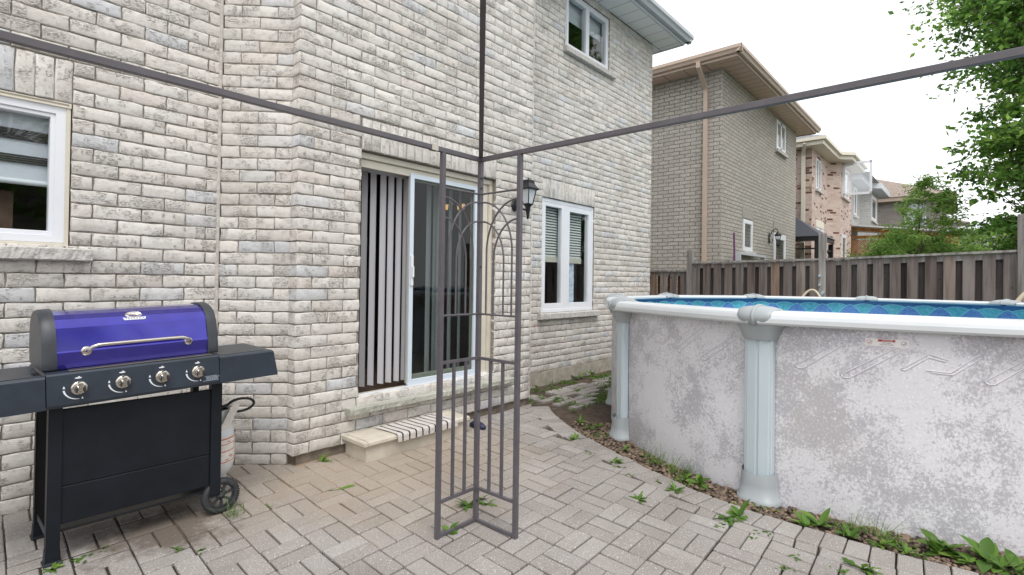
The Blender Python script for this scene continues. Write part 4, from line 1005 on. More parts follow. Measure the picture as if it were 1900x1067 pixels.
# knobs and printed marks
for kx in (.534, .713, .890, 1.066):
    kz = .873; k_ = MB(); c_ = (kx, 3.325, kz)
    k_.lathe([(0, -.012), (.026, -.012), (.031, -.010), (.034, -.006), (.036, 0), (.036, .004)], c_, 'y', 28); k_.xf(head); kb = k_.build('knob', M['chrome'], cp)
    k_ = MB(); k_.lathe([(0, -.0125), (.023, -.0125), (.0235, -.014), (.022, -.034), (.018, -.038), (0, -.038)], c_, 'y', 24)
    k_.xf(lambda q: Vector((q.x, q.y, q.z-(.004 if q.y < 3.3 else 0)))); k_.xf(head); k_.build('knob_dial', M['chrome'], kb)
    for sx in (-1, 1):
        k_ = MB()
        pts_ = [(kx+sx*.0155, 3.325-.040, kz-.016+.028*j/6) for j in range(7)]; k_.tube(pts_, [.003, .0045, .005, .005, .005, .0045, .003], 8); k_.xf(head); k_.build('finger_groove', M['rubber'], kb)
    k_ = MB(); k_.cbox(kx-.008, kx+.008, 3.325-.046, 3.325-.012, kz-.016, kz+.034, .004); k_.xf(head); k_.build('grip', M['chrome'], kb)
    mk = MB(); v = []; n = 14; MY = 3.3
    for j in range(n+1):
        a = R(180+5+85*j/n); wd = .0075*(1-.85*j/n)+.0008
        v += [(kx+.055*math.cos(a), MY, kz+.052*math.sin(a)), (kx+(.055+wd)*math.cos(a), MY, kz+(.052+wd)*math.sin(a))]
    mk.add(v, [(2*j, 2*j+1, 2*j+3, 2*j+2) for j in range(n)], .5)
    for (dx, dz, s_) in ((-.058, .004, 1.0), (.012, -.055, .8)): mk.add([(kx+dx-.005*s_, MY, kz+dz), (kx+dx+.005*s_, MY, kz+dz), (kx+dx+.003*s_, MY, kz+dz+.007*s_), (kx+dx, MY, kz+dz+.014*s_), (kx+dx-.003*s_, MY, kz+dz+.007*s_)], [(0, 1, 2, 3, 4)], .5)
    mk.add([(kx+.014*math.cos(j*math.pi/6)-.002, MY, kz+.050+.0038*math.sin(j*math.pi/6)) for j in range(12)], [tuple(range(12))], .5); mk.add([(kx-.003, MY, kz+.053), (kx+.005, MY, kz+.053), (kx+.004, MY, kz+.058), (kx-.002, MY, kz+.058)], [(0, 1, 2, 3)], .5)
    mk.xf(lambda q: Vector((q.x, 3.325+(q.z-.80)*.0345-.0012, q.z))); mk.xf(head); mk.build('dial_marking', M['printwhite'], cp)
mk = MB(); rg = random.Random(4)
for r_i in range(5):
    x = 1.098+rg.uniform(0, .012) if r_i < 4 else 1.092; zz = .836-r_i*.0062
    while x < 1.170-(.012 if r_i in (0,) else 0):
        wd = rg.uniform(.004, .012); mk.add([(x, MY, zz), (x+wd, MY, zz), (x+wd, MY, zz+.0035), (x, MY, zz+.0035)], [(0, 1, 2, 3)], .5); x += wd+.002
mk.xf(lambda q: Vector((q.x, 3.325+(q.z-.80)*.0345-.0012, q.z))); mk.xf(head); mk.build('fine_print', simple('dim_print', (.36, .40, .46), .6), cp)
# lid: rolled profile between two cast ends
LP = [(3.402, .962), (3.398, 1.00), (3.405, 1.075), (3.418, 1.135), (3.440, 1.18), (3.475, 1.215), (3.53, 1.240), (3.60, 1.248), (3.68, 1.24), (3.75, 1.21), (3.80, 1.15), (3.83, 1.06), (3.835, .962)]
def smoothprof(P, n=5):
    Q = [(2*P[0][0]-P[1][0], 2*P[0][1]-P[1][1])]+P+[(2*P[-1][0]-P[-2][0], 2*P[-1][1]-P[-2][1])]; out = []
    for i in range(1, len(Q)-2):
        for k in range(n):
            t_ = k/n; out.append(tuple(.5*(2*Q[i][c]+(Q[i+1][c]-Q[i-1][c])*t_+(2*Q[i-1][c]-5*Q[i][c]+4*Q[i+1][c]-Q[i+2][c])*t_*t_+(-Q[i-1][c]+3*Q[i][c]-3*Q[i+1][c]+Q[i+2][c])*t_**3) for c in (0, 1)))
    out.append(P[-1]); return out
# facetted sheet: flat bands meeting at soft folds, as on the real lid
LF = [(3.403, .962), (3.399, 1.010), (3.405, 1.052), (3.432, 1.168), (3.440, 1.180), (3.490, 1.222), (3.545, 1.243), (3.62, 1.248), (3.70, 1.235), (3.77, 1.19), (3.82, 1.10), (3.835, .962)]
LF = [(3.410, .962), (3.398, 1.045), (3.402, 1.052), (3.428, 1.166), (3.436, 1.180), (3.462, 1.207), (3.50, 1.229), (3.55, 1.243), (3.62, 1.248), (3.70, 1.235), (3.77, 1.19), (3.82, 1.10), (3.835, .962)]
LFs = LF
lid = MB(); lid.prism(LFs, .462, 1.143, 'x', smooth=False, caps=False); lid.xf(head); ld = lid.build('lid', M['blue'], gr)
LPs = smoothprof(LP, 4)
LPo = [((a-3.62)*1.02+3.62, .962+(z-.962)*1.03) for a, z in LPs]
for x0, x1 in ((.405, .462), (1.143, 1.200)):
    e_ = MB(); n = len(LPo); xs = [x0+.008, x0, x1, x1] if x0 < .5 else [x0, x0, x1, x1-.008]
    rings_ = []
    for x, sc_ in ((x0, .965 if x0 < .5 else 1.0), (x0+.012, 1.0), (x1-.012, 1.0), (x1, 1.0 if x0 < .5 else .965)):
        rings_.append([(x, 3.62+(a-3.62)*sc_, .962+(z-.962)*sc_) for a, z in LPo])
    v = [q for g0 in rings_ for q in g0]
    e_.add(v, [(i*n+k, i*n+(k+1) % n, (i+1)*n+(k+1) % n, (i+1)*n+k) for i in range(3) for k in range(n)], .5, True)
    e_.add(rings_[0], [tuple(range(n-1, -1, -1))], .5); e_.add(rings_[-1], [tuple(range(n))], .5)
    e_.xf(head); e_.build('end_casting', M['capgrey'], ld)
h_ = MB(); zy = 1.075
pts_ = [(.578, 3.402, zy-.030), (.578, 3.380, zy-.029), (.583, 3.366, zy-.022), (.597, 3.358, zy-.008), (.620, 3.356, zy), (.70, 3.355, zy+.001), (.81, 3.355, zy+.001), (.92, 3.355, zy+.001), (1.000, 3.356, zy), (1.023, 3.358, zy-.008), (1.037, 3.366, zy-.022), (1.042, 3.380, zy-.029), (1.042, 3.402, zy-.030)]
h_.tube(pts_, .0095, 10); h_.lathe([(.024, 0), (.024, -.006), (.018, -.010), (0, -.010)], (.578, 3.402, zy-.030), 'y', 18); h_.lathe([(.021, 0), (.021, -.006), (.016, -.009), (0, -.009)], (1.042, 3.402, zy-.030), 'y', 18)
h_.xf(head); h_.build('handle', M['chrome'], ld)
tdir = Vector((0, 3.490-3.440, 1.222-1.180)).normalized(); tn = Vector((0, -tdir.z, tdir.y))
def LD(x, s_, e): return tuple(head(Vector((x, 3.442, 1.182))+tdir*s_+tn*e))
t_ = MB(); n = 20; th = []
for rr, e in ((.040, .0), (.040, .008), (.034, .010), (.032, .006), (.0, .006)): th.append([LD(.795+rr*math.cos(2*math.pi*k/n), .040+rr*.55*math.sin(2*math.pi*k/n), e) for k in range(n)])
v = [q for g0 in th for q in g0]; t_.add(v, [(i*n+k, i*n+(k+1) % n, (i+1)*n+(k+1) % n, (i+1)*n+k) for i in range(4) for k in range(n)], .5, True); t_.build('thermometer', M['chrome'], ld)
t_ = MB(); a = [(-.048, .001), (.046, .001), (.052, .019), (-.054, .019)]; t_.add([LD(.797+x, s_, .002) for x, s_ in a]+[LD(.797+x, s_, .006) for x, s_ in a], [(4, 5, 6, 7), (0, 1, 5, 4), (1, 2, 6, 5), (2, 3, 7, 6), (3, 0, 4, 7)], .5); plt = t_.build('name_plate', M['printwhite'], ld)
t_ = MB()
def stroke(x0, s0, x1, s1, w_=.0016):
    d = Vector((x1-x0, s1-s0)).normalized(); nn_ = Vector((-d.y, d.x))*w_
    t_.add([LD(.797+x0+nn_.x, s0+nn_.y, .0066), LD(.797+x1+nn_.x, s1+nn_.y, .0066), LD(.797+x1-nn_.x, s1-nn_.y, .0066), LD(.797+x0-nn_.x, s0-nn_.y, .0066)], [(0, 3, 2, 1)], .5)
stroke(-.046, .015, -.036, .015); stroke(-.041, .015, -.040, .005)
for x in (-.030, -.018, -.006, .007, .020): stroke(x, .004, x+.001, .015, .0009); stroke(x, .015, x+.006, .014, .0009); stroke(x+.006, .014, x+.002, .009, .0009); stroke(x+.002, .009, x+.007, .004, .0009)
stroke(.030, .008, .042, .009); stroke(.036, .014, .044, .005)
t_.build('plate_lettering', M['ink'], plt)
# wheels
def wheel(y, front=True):
    c_ = (1.236, y, .105); tw = MB(); n = 40
    tw.lathe([(.074, -.018), (.080, -.021), (.098, -.020), (.104, -.012), (.105, .0), (.104, .012), (.098, .020), (.078, .021), (.074, .018), (.074, -.018)], c_, 'y', n)
    for k in range(44):
        a = k*2*math.pi/44
        for dy in (-.010, .010): tw.add([(c_[0]+r*math.cos(a+d), y+dy+e, c_[2]+r*math.sin(a+d)) for r, d, e in ((.103, -.035, -.008), (.1075, -.02, -.006), (.1075, .02, -.006), (.103, .035, -.008), (.103, -.035, .008), (.1075, -.02, .006), (.1075, .02, .006), (.103, .035, .008))], [(0, 1, 2, 3), (7, 6, 5, 4), (1, 5, 6, 2), (0, 4, 5, 1), (2, 6, 7, 3)], .5)
    w_ = tw.build('wheel', M['rubber'], gr)
    sp__ = MB(); sp__.lathe([(0, -.024), (.007, -.024), (.007, -.018), (.020, -.014), (.024, -.006), (.024, .010), (0, .010)], c_, 'y', 18)
    sp__.lathe([(.066, -.010), (.075, -.012), (.075, .008), (.066, .006), (.066, -.010)], c_, 'y', 32)
    for k in range(7):
        a = k*2*math.pi/7+.3; u_ = Vector((math.cos(a), 0, math.sin(a))); v_ = Vector((-math.sin(a), 0, math.cos(a)))
        c0 = Vector(c_); P_ = [c0+u_*.018-v_*.006, c0+u_*.018+v_*.006, c0+u_*.070+v_*.009, c0+u_*.070-v_*.009]
        sp__.add([p+Vector((0, -.011, 0)) for p in P_]+[p+Vector((0, .0, 0)) for p in P_], [(0, 1, 2, 3), (0, 4, 5, 1), (2, 6, 7, 3), (1, 5, 6, 2), (3, 7, 4, 0)], .5)
    sp__.build('spokes', M['rubber'], w_)
wheel(3.43); wheel(3.86)
MB().tube([(1.236, 3.43, .105), (1.236, 3.86, .105)], .006).build('axle', M['steel'], gr)
# gas tank behind
tk = thing('gas_tank', (1.26, 3.72, 0), 'grey propane tank with printed sleeve behind the grill wheel', 'gas tank')
c_ = (1.262, 3.70, .13)
MB().lathe([(0, 0), (.07, .004), (.11, .03), (.135, .07), (.142, .11), (.142, .27), (.135, .31), (.11, .345), (.06, .365), (0, .37)], c_, 'z', 36).build('cylinder', M['tank'], tk)
MB().lathe([(.10, -.03), (.10, .03)], c_, 'z', 24).build('base_ring', M['tank'], tk)
sl = MB().lathe([(.1435, .11), (.1435, .285)], c_, 'z', 36).build('sleeve', M['tankw'], tk)
r_ = MB(); rg = random.Random(3)
for z0, z1 in ((.268, .276), (.19, .196), (.235, .240), (.122, .127)): r_.lathe([(.1442, z0), (.1442, z1)], c_, 'z', 36)
for k in range(30):
    a0 = R(rg.uniform(190, 380)); z = rg.choice([.135, .147, .158, .170, .205, .215, .248, .257]); w_ = rg.uniform(.08, .22)
    r_.add([(c_[0]+.1444*math.cos(a0+w_*q), c_[1]+.1444*math.sin(a0+w_*q), c_[2]+zz) for zz in (z, z+.006) for q in (0, .5, 1)], [(0, 1, 4, 3), (1, 2, 5, 4)], .5)
r_.build('sleeve_print', M['tankr'], sl)
co_ = MB(); v = []; n = 30
for k in range(n+1):
    a = R(-150+300*k/n)-.2; v += [(c_[0]+.10*math.cos(a), c_[1]+.10*math.sin(a), c_[2]+.345), (c_[0]+.115*math.cos(a), c_[1]+.115*math.sin(a), c_[2]+.45)]
co_.add(v, [(2*k, 2*k+2, 2*k+3, 2*k+1) for k in range(n)], .5, True); co_.build('collar', M['tank'], tk)
tg = MB(); tg.add([(1.27, 3.57, .46), (1.36, 3.58, .625), (1.42, 3.63, .60), (1.385, 3.62, .53), (1.33, 3.60, .43)], [(0, 1, 2, 3, 4)], .5); tg.build('paper_tag', M['tankw'], tk)
v_ = MB(); v_.lathe([(.02, .36), (.02, .42), (.028, .425), (.028, .45), (0, .455)], c_, 'z', 14); v_.tube([(1.262, 3.70, .53), (1.33, 3.66, .57)], .016); v_.build('valve', M['brass'], tk)
hs = MB(); pts_ = [(1.25, 3.62, .56), (1.33, 3.64, .60)]
for k in range(17):
    a = R(160-300*k/16); pts_.append((1.435+.085*math.cos(a), 3.66, .575+.042*math.sin(a)+.01))
pts_.append((1.28, 3.66, .62)); hs.tube(pts_, .009, 8); hs.build('hose', M['hose'], tk)

# ------------------------------------------------------------ fences
def boards(mb, X, ya, yb, za, zb, zbot, front, seed, pitch=.222, w=.142, thick=.018, off=0):
    rg = random.Random(seed); y = ya+off; n_ = max(1, round((y-w-yb)/pitch)); pitch = (y-w-yb-.004)/n_
    for _ in range(n_+1):
        t_ = (y-ya)/(yb-ya); zt = za+(zb-za)*t_
        j = rg.uniform(-.004, .004)
        mb.box(X+j, X+j+thick, y-w, y, zbot, zt+rg.uniform(-.006, .0)-.01, rg.random()); y -= pitch
def fence_section(parent, X, ya, yb, za, zb, seed, frontmat, backmat):
    f_ = MB(); boards(f_, X, ya, yb, za, zb, -.1, True, seed, off=-.004); f_.build('picket_row', frontmat, parent)
    f_ = MB(); boards(f_, X+.09, ya-.095, yb+.095, za, zb-.05, -.1, False, seed+9, off=0); f_.build('picket_row', backmat, parent)
    for (dz, h) in ((-.095, .085), (-1.4, .09)):
        r_ = MB(); v = []
        for x in (X+.022, X+.088):
            v += [(x, ya, za+dz), (x, yb, zb+dz), (x, yb, zb+dz+h), (x, ya, za+dz+h)]
        r_.add(v, [(0, 1, 2, 3), (4, 7, 6, 5), (0, 4, 5, 1), (3, 2, 6, 7), (0, 3, 7, 4), (1, 5, 6, 2)], .8); r_.build('rail', M['post'], parent)
    c = MB(); v = []
    for x in (X-.03, X+.13):
        v += [(x, ya, za), (x, yb, zb), (x, yb, zb+.035), (x, ya, za+.035)]
    c.add(v, [(0, 1, 2, 3), (4, 7, 6, 5), (0, 4, 5, 1), (3, 2, 6, 7), (0, 3, 7, 4), (1, 5, 6, 2)], .6); c.build('top_cap', M['post'], parent)
fn = thing('wooden_fence', (10.5, 2, 0), 'weathered board fence with tall posts behind the pool', 'fence')
Pz = [(4.34, 1.84), (1.95, 1.875), (-.57, 1.955), (-3.1, 2.05)]
XF = 10.5
fence_section(fn, XF, 7.0, 4.40, 1.68, 1.68, 21, M['fence'], M['fence_red'])
for (a, za), (b_, zb), sd_ in zip(Pz, Pz[1:], (31, 41, 51)): fence_section(fn, XF, a-.055, b_+.055, za, zb, sd_, M['fence'], M['fence_dark'])
for (y, z, h) in ((4.34, 1.84, 2.12), (1.95, 1.875, 2.35), (-.57, 1.955, 2.50), (-3.1, 2.05, 2.5)): MB().cbox(XF-.05, XF+.06, y-.054, y+.054, -.1, h, .006).build('post', M['post'], fn)
for k, (z, sy) in enumerate(((1.60, .02), (1.44, .02))):
    c = MB(); c.box(XF-.075, XF-.051, 1.965, 2.0, z-.02, z+.02); c.box(XF-.11, XF-.075, 1.96, 1.975, z-.012, z+.018); T(c.build('hook', M['clip']), ['pale blue plastic hook on the middle fence post, upper one', 'pale blue plastic hook on the middle fence post, lower one'][k], 'hook', 'hooks on the fence post')
c = MB(); c.tube([(XF-.07, 1.98, 1.20), (XF-.075, 1.93, 1.31)], .016, 8); c.tube([(XF-.075, 1.945, 1.28), (XF-.075, 1.92, 1.33)], .026, 8); T(c.build('hose_fitting', M['clip']), 'pale blue hose fitting tied to the middle fence post above the hose', 'fitting')
# fence and trees behind the camera (seen mirrored in the window glass)
fr = thing('wooden_fence', (0, -7, 0), 'board fence closing the rear of the yard', 'fence')
f_ = MB(); x = -9; rg = random.Random(6)
while x < 10.5: f_.box(x, x+.14, -7.02, -7.0, -.1, 1.85, rg.random()); x += .15
f_.build('picket_row', M['fence'], fr)

# ------------------------------------------------------------ neighbouring houses
def hip(mb, x0, x1, y0, y1, z, pitch=.42):
    w_ = min(x1-x0, y1-y0)/2; h = w_*pitch; cx0, cx1 = (x0+w_, x1-w_) if x1-x0 > y1-y0 else ((x0+x1)/2, (x0+x1)/2); cy0, cy1 = (y0+w_, y1-w_) if y1-y0 > x1-x0 else ((y0+y1)/2, (y0+y1)/2)
    v = [(x0, y0, z), (x1, y0, z), (x1, y1, z), (x0, y1, z), (cx0, cy0, z+h), (cx1, cy0, z+h), (cx1, cy1, z+h), (cx0, cy1, z+h)]
    mb.add(v, [(0, 1, 5, 4), (1, 2, 6, 5), (2, 3, 7, 6), (3, 0, 4, 7), (4, 5, 6, 7), (3, 2, 1, 0)])
def wwin(parent, x0, x1, z0, z1, Y, sill=None, split=False, fw=.09, hdr=None, nm='window'):
    f_ = MB(); f_.box(x0, x1, Y+.03, Y+.04, z0, z1); w_ = f_.build(nm, M['fabric_d'], parent)
    f_ = MB(); frame(f_, x0, x1, z0, z1, Y-.012, Y+.03, fw)
    if split: f_.box((x0+x1)/2-.06, (x0+x1)/2+.06, Y-.012, Y+.03, z0+.01, z1-.01)
    f_.build('frame', M['white_pvc'], w_)
    f_ = MB(); f_.box(x0+fw*.9, x1-fw*.9, Y+.008, Y+.012, z0+fw*.9, z1-fw*.9); f_.build('pane', M['glass'], w_)
    if sill: MB().box(x0-.08, x1+.12, Y-.07, Y+.02, z0-.10, z0-.01).build('sill', sill, parent)
    if hdr: MB().box(x0-.05, x1+.05, Y-.012, Y+.02, z1+.03, z1+.30).build('lintel', hdr, parent)
def eaves(parent, pts_, z, over, trim, closed=False):
    pass
h1 = thing('brick_house', (15.4, 8, 0), 'taupe brick house with tan eaves and downpipe beyond the fence', 'house')
zt = 6.36
# the wall is split round its openings so that every window sits in a real recess
wl = MB(); wl.box(12.0, 18.7, 4.25, 14, -.2, zt); wl.build('brick_wall', M['neighb1'], h1)
wwin(h1, 13.50, 14.22, 2.27, 3.06, 4.238, M['stone_sill'], False, .10, M['hdr1']); wwin(h1, 16.2, 17.45, .25, 2.93, 4.238, None, False, .17, M['hdr1'], 'door')
wwin(h1, 16.36, 17.32, 5.38, 6.24, 4.238, M['stone_sill'], True, .10)
s_ = MB(); s_.box(11.55, 19.15, 3.80, 4.25, zt, zt+.02); s_.build('soffit', M['tanx'], h1)
for xa, xb_ in ((11.55, 12.0), (18.7, 19.15)): s_ = MB(); s_.box(xa, xb_, 4.25, 14.4, zt, zt+.02); s_.build('soffit', M['tany'], h1)
s_ = MB(); s_.box(11.52, 19.18, 3.77, 3.80, zt-.02, zt+.16); s_.box(11.52, 11.55, 3.80, 14.4, zt-.02, zt+.16); s_.box(19.15, 19.18, 3.80, 14.4, zt-.02, zt+.16); s_.build('fascia', M['tan_trim'], h1)
gutter(h1, [((11.40, 3.77), (19.30, 3.77), (0, -1)), ((11.52, 3.65), (11.52, 14.4), (-1, 0))], zt+.04, M['tan_trim'], .12, .15)
r_ = MB(); hip(r_, 11.42, 19.28, 3.68, 14.5, zt+.20, .35); r_.build('roof', M['roof_b'], h1)
d_ = MB(); d_.tube([(11.47, 4.60, zt+.04), (11.47, 4.60, zt-.06), (11.90, 4.60, zt-.42), (11.93, 4.60, zt-.5), (11.93, 4.60, .0)], .042, square=True); d_.build('downspout', M['tan_trim'], h1)
LS = lambda p: Vector((15.72+(p.x-15.72)*.5, 4.235+(p.y-4.235)*.5, 2.80+(p.z-2.80)*.8))
l2 = thing('wall_lantern', (16.1, 4.2, 2.7), 'black scrolled wall lantern beside the door of the taupe house', 'lantern')
q = MB(); q.lathe([(0, -.04), (.09, -.03), (.11, 0)], (15.72, 4.235, 2.72), 'y', 8); q.xf(lambda p: Vector((p.x, p.y, 2.72+(p.z-2.72)*2.0))); q.xf(LS); q.build('wall_plate', M['blackiron'], l2)
q = MB(); q.tube([(15.72, 4.2, 2.78), (15.76, 4.1, 2.95), (15.9, 3.97, 3.05), (16.03, 3.88, 3.02), (16.05, 3.86, 2.93)], .02, 8); q.tube([(15.72, 4.2, 2.62), (15.78, 4.12, 2.55), (15.86, 4.08, 2.62), (15.8, 4.1, 2.70)], .016, 8); q.xf(LS); q.build('scroll_arm', M['blackiron'], l2)
q = MB(); q.lathe([(.03, .10), (.05, .06), (.16, .0), (.20, -.05), (.17, -.06), (0, -.06)], (16.05, 3.86, 2.86), 'z', 16); q.xf(LS); q.build('hood', M['blackiron'], l2)
q = MB()
for k in range(6): a = k*math.pi/3; q.tube([(16.05+.14*math.cos(a), 3.86+.14*math.sin(a), 2.80), (16.05+.07*math.cos(a), 3.86+.07*math.sin(a), 2.47)], .010, 5)
q.lathe([(0, -.52), (.02, -.50), (.03, -.44), (.09, -.40), (.09, -.37)], (16.05, 3.86, 2.86), 'z', 12); q.xf(LS); q.build('cage', M['blackiron'], l2)
q = MB().lathe([(.06, 2.48), (.13, 2.80)], (16.05, 3.86, 0), 'z', 12); q.xf(LS); q.build('glass_shade', M['glass'], l2)
# planter shelf and purple pole by the window
q = MB(); q.box(12.80, 14.85, 4.08, 4.2, 2.14, 2.20); q.box(12.80, 12.86, 4.08, 4.2, 1.2, 2.14); q.box(14.79, 14.85, 4.08, 4.2, 1.2, 2.14)
T(q.build('garden_frame', M['grey_trim']), 'grey wooden frame standing under the small window of the taupe house', 'frame')
q = MB(); q.tube([(12.60, 4.1, .0), (12.42, 4.1, 2.62)], .022, 8); T(q.build('pole', M['purple']), 'purple pole leaning by the corner of the taupe house', 'pole')

h2 = thing('brick_house', (24.4, 8, 0), 'pink brick house with cream eaves and window standing open', 'house')
foot2 = [(21.5, 4.36), (24.25, 4.36), (24.65, 3.96), (27.2, 3.96), (27.2, 13), (21.5, 13)]
wl = MB(); wl.prism(foot2, -.2, 6.45); wl.build('brick_wall', M['pink'], h2)
e2 = [(21.05, 3.92), (24.05, 3.92), (24.45, 3.52), (27.65, 3.52), (27.65, 13.4), (21.05, 13.4)]
s_ = MB(); s_.prism(e2, 6.45, 6.60); s_.build('soffit', M['cream_trim'], h2)
g2 = [(20.95, 3.82), (24.0, 3.82), (24.4, 3.42), (27.75, 3.42), (27.75, 13.5), (20.95, 13.5)]
s_ = MB(); s_.prism(g2, 6.601, 6.72); s_.build('gutter', M['cream_trim'], h2)
r_ = MB(); hip(r_, 20.95, 27.7, 3.9, 13.5, 6.722, .40); r_.add([(24.05, 3.8, 6.722), (27.7, 3.44, 6.722), (27.7, 5.6, 7.4), (25.8, 5.6, 7.4)], [(0, 1, 2, 3)]); r_.build('roof', M['roof_g'], h2)
d_ = MB(); d_.tube([(21.42, 4.62, 6.5), (21.42, 4.62, 0)], .06, square=True); d_.tube([(21.0, 4.5, 6.55), (21.42, 4.62, 6.2)], .05, square=True); d_.build('downspout', M['cream_trim'], h2)
wwin(h2, 22.1, 22.95, 5.05, 6.2, 4.345, M['stone_sill'], True, .09); wwin(h2, 22.2, 23.5, 2.4, 3.6, 4.345, None, True, .09, M['cream_trim']); wwin(h2, 24.9, 25.9, .4, 3.55, 3.945, None, False, .15, None, 'door')
wwin(h2, 24.95, 26.4, 5.1, 6.3, 3.945, M['stone_sill'], False, .09)
q = MB(); v0 = Vector((24.95, 3.93, 5.12)); dv = Vector((.12, -1, 0)).normalized()*.98
for (a0, a1, z0, z1) in ((0, .08, 0, 1.35), (.92, 1, 0, 1.35), (0, 1, 0, .09), (0, 1, 1.26, 1.35)):
    v = [tuple(v0+dv*a+Vector((w_, 0, z))) for w_ in (0, .05) for a, z in ((a0, z0), (a1, z0), (a1, z1), (a0, z1))]
    q.add(v, [(0, 1, 2, 3), (7, 6, 5, 4), (0, 4, 5, 1), (1, 5, 6, 2), (2, 6, 7, 3), (3, 7, 4, 0)], .5)
os_ = q.build('open_sash', M['white_pvc'], h2)
q = MB(); q.add([tuple(v0+dv*a+Vector((.02, 0, z))) for a, z in ((.06, .06), (.94, .06), (.94, 1.3), (.06, 1.3))], [(0, 1, 2, 3)]); q.build('pane', glass('open_pane', (.88, .93, .95), 3.2), os_)
q = MB(); q.lathe([(.14, 0), (.14, .95), (.22, .95), (.22, 1.15), (.14, 1.2), (0, 1.22)], (25.0, 6.8, 7.6), 'z', 14); q.build('chimney', M['grey_trim'], h2)

h3 = thing('brick_house', (32.5, 8, 0), 'pale grey brick house behind the pink one, second from the taupe house', 'house')
wl = MB(); wl.prism([(29.4, 4.3), (32.1, 4.3), (32.5, 3.9), (35.3, 3.9), (35.3, 13), (29.4, 13)], -.2, 6.4); wl.build('brick_wall', M['greyb'], h3)
s_ = MB(); s_.prism([(28.9, 3.8), (31.9, 3.8), (32.3, 3.4), (35.8, 3.4), (35.8, 13.4), (28.9, 13.4)], 6.4, 6.68); s_.build('soffit', M['grey_trim'], h3)
r_ = MB(); hip(r_, 28.8, 35.9, 3.5, 13.5, 6.682, .42); r_.build('roof', M['roof_g'], h3)
wwin(h3, 30.2, 31.0, 4.9, 6.3, 4.285, M['stone_sill'], False, .12); wwin(h3, 32.9, 34.7, 4.9, 6.2, 3.885, M['stone_sill'], False, .16); 
q = MB(); q.lathe([(.14, 0), (.14, .7), (.2, .7), (.2, .9), (0, .92)], (31.5, 6.6, 7.7), 'z', 12); q.build('chimney', M['grey_trim'], h3)
h4 = thing('brick_house', (41, 4, 0), 'brown roofed house at the end of the near row', 'house')
wl = MB(); wl.box(38, 46, 1.2, 11, -.2, 6.4); wl.build('brick_wall', M['brownb'], h4)
s_ = MB(); s_.box(37.5, 46.5, .7, 11.5, 6.4, 6.62); s_.build('soffit', M['tan_trim'], h4)
r_ = MB(); hip(r_, 37.4, 46.6, .6, 11.6, 6.622, .45); r_.build('roof', M['roof_b'], h4)
q = MB(); q.box(37.97, 38.0, 1.9, 2.9, 4.9, 6.2); q.build('window', M['fabric_l'], h4)
def far_house(x0, x1, y0, y1, zt, wall, roof, label, ph=.5, wins=()):
    h = thing('detached_house', ((x0+x1)/2, (y0+y1)/2, 0), label, 'house')
    MB().box(x0, x1, y0, y1, -.2, zt).build('wall', M[wall], h)
    r_ = MB(); hip(r_, x0-.5, x1+.5, y0-.5, y1+.5, zt+.01, ph); r_.build('roof', M[roof], h)
    for (ya, yb, za, zb) in wins:
        q = MB(); q.box(x0-.06, x0-.01, ya, yb, za, zb); w_ = q.build('window', M['white_pvc'], h)
        q = MB(); my, mz = (ya+yb)/2, (za+zb)/2
        for a_, b_ in ((ya+.08, my-.04), (my+.04, yb-.08)):
            for c_, d_ in ((za+.08, mz-.04), (mz+.04, zb-.08)): q.box(x0-.075, x0-.061, a_, b_, c_, d_)
        q.build('pane', M['fabric_d'], w_)
    return h
far_house(55, 65, -5.5, 1.2, 5.9, 'brownb', 'roof_l', 'small distant beige house with pale roof and white window right of the young tree', .35, ((-1.5, -.55, 4.2, 5.4),))
far_house(62, 72, .5, 7.5, 7.2, 'brownb', 'roof_b', 'distant brown roofed house hidden behind the young tree', .45)
far_house(46, 54, -11.5, -6, 6.3, 'greyb', 'roof_b', 'distant house behind the big leafy tree', .45)
# pergola with lattice
pg = thing('lean_to_shelter', (28.5, 3, 0), 'orange cedar lean-to with lattice side and white panel roof', 'shelter')
q = MB(); X = 28.0
for y in (4.1, 2.9, 1.7, .4): q.box(X-.05, X+.05, y-.05, y+.05, 0, 4.0-(4.1-y)*.14)
q.box(X-.05, X+.05, .4, 4.15, 3.55, 3.68); q.box(X-.05, X+.05, .4, 4.15, 2.45, 2.55)
q.add([(X-.04, 4.15, 3.95), (X-.04, .3, 3.45), (X-.04, .3, 3.58), (X-.04, 4.15, 4.1)], [(0, 1, 2, 3)]); q.build('posts', M['orange'], pg)
q = MB()
for k in range(-26, 52):
    y = .4+k*.09
    for s_ in (1, -1):
        a = Vector((y, .9)); 
        y0_, y1_ = y, y+s_*2.6
        P_ = []
        for yy, zz in ((y0_, .9), (y1_, 3.5)): P_.append((yy, zz))
        (ya, za), (yb, zb) = P_
        lo, hi = .42, 4.08
        def clip(t): return (ya+(yb-ya)*t, za+(zb-za)*t)
        t0, t1 = 0, 1
        for t_ in [i/60 for i in range(61)]:
            pass
        ts = [i/60 for i in range(61) if lo <= ya+(yb-ya)*i/60 <= hi]
        if len(ts) > 3: (a1, b1), (a2, b2) = clip(ts[0]), clip(ts[-1]); q.tube([(X-.02*s_, a1, b1), (X-.02*s_, a2, b2)], .022, square=True)
q.build('lattice', M['orange'], pg)
q = MB(); q.add([(X-.3, 4.3, 4.16), (X-.3, .1, 3.62), (X+3.5, .1, 3.62), (X+3.5, 4.3, 4.16), (X-.3, 4.3, 4.22), (X-.3, .1, 3.68), (X+3.5, .1, 3.68), (X+3.5, 4.3, 4.22)], [(0, 1, 2, 3), (7, 6, 5, 4), (0, 4, 5, 1), (1, 5, 6, 2), (2, 6, 7, 3), (3, 7, 4, 0)]); q.build('roof_panel', M['poly'], pg)
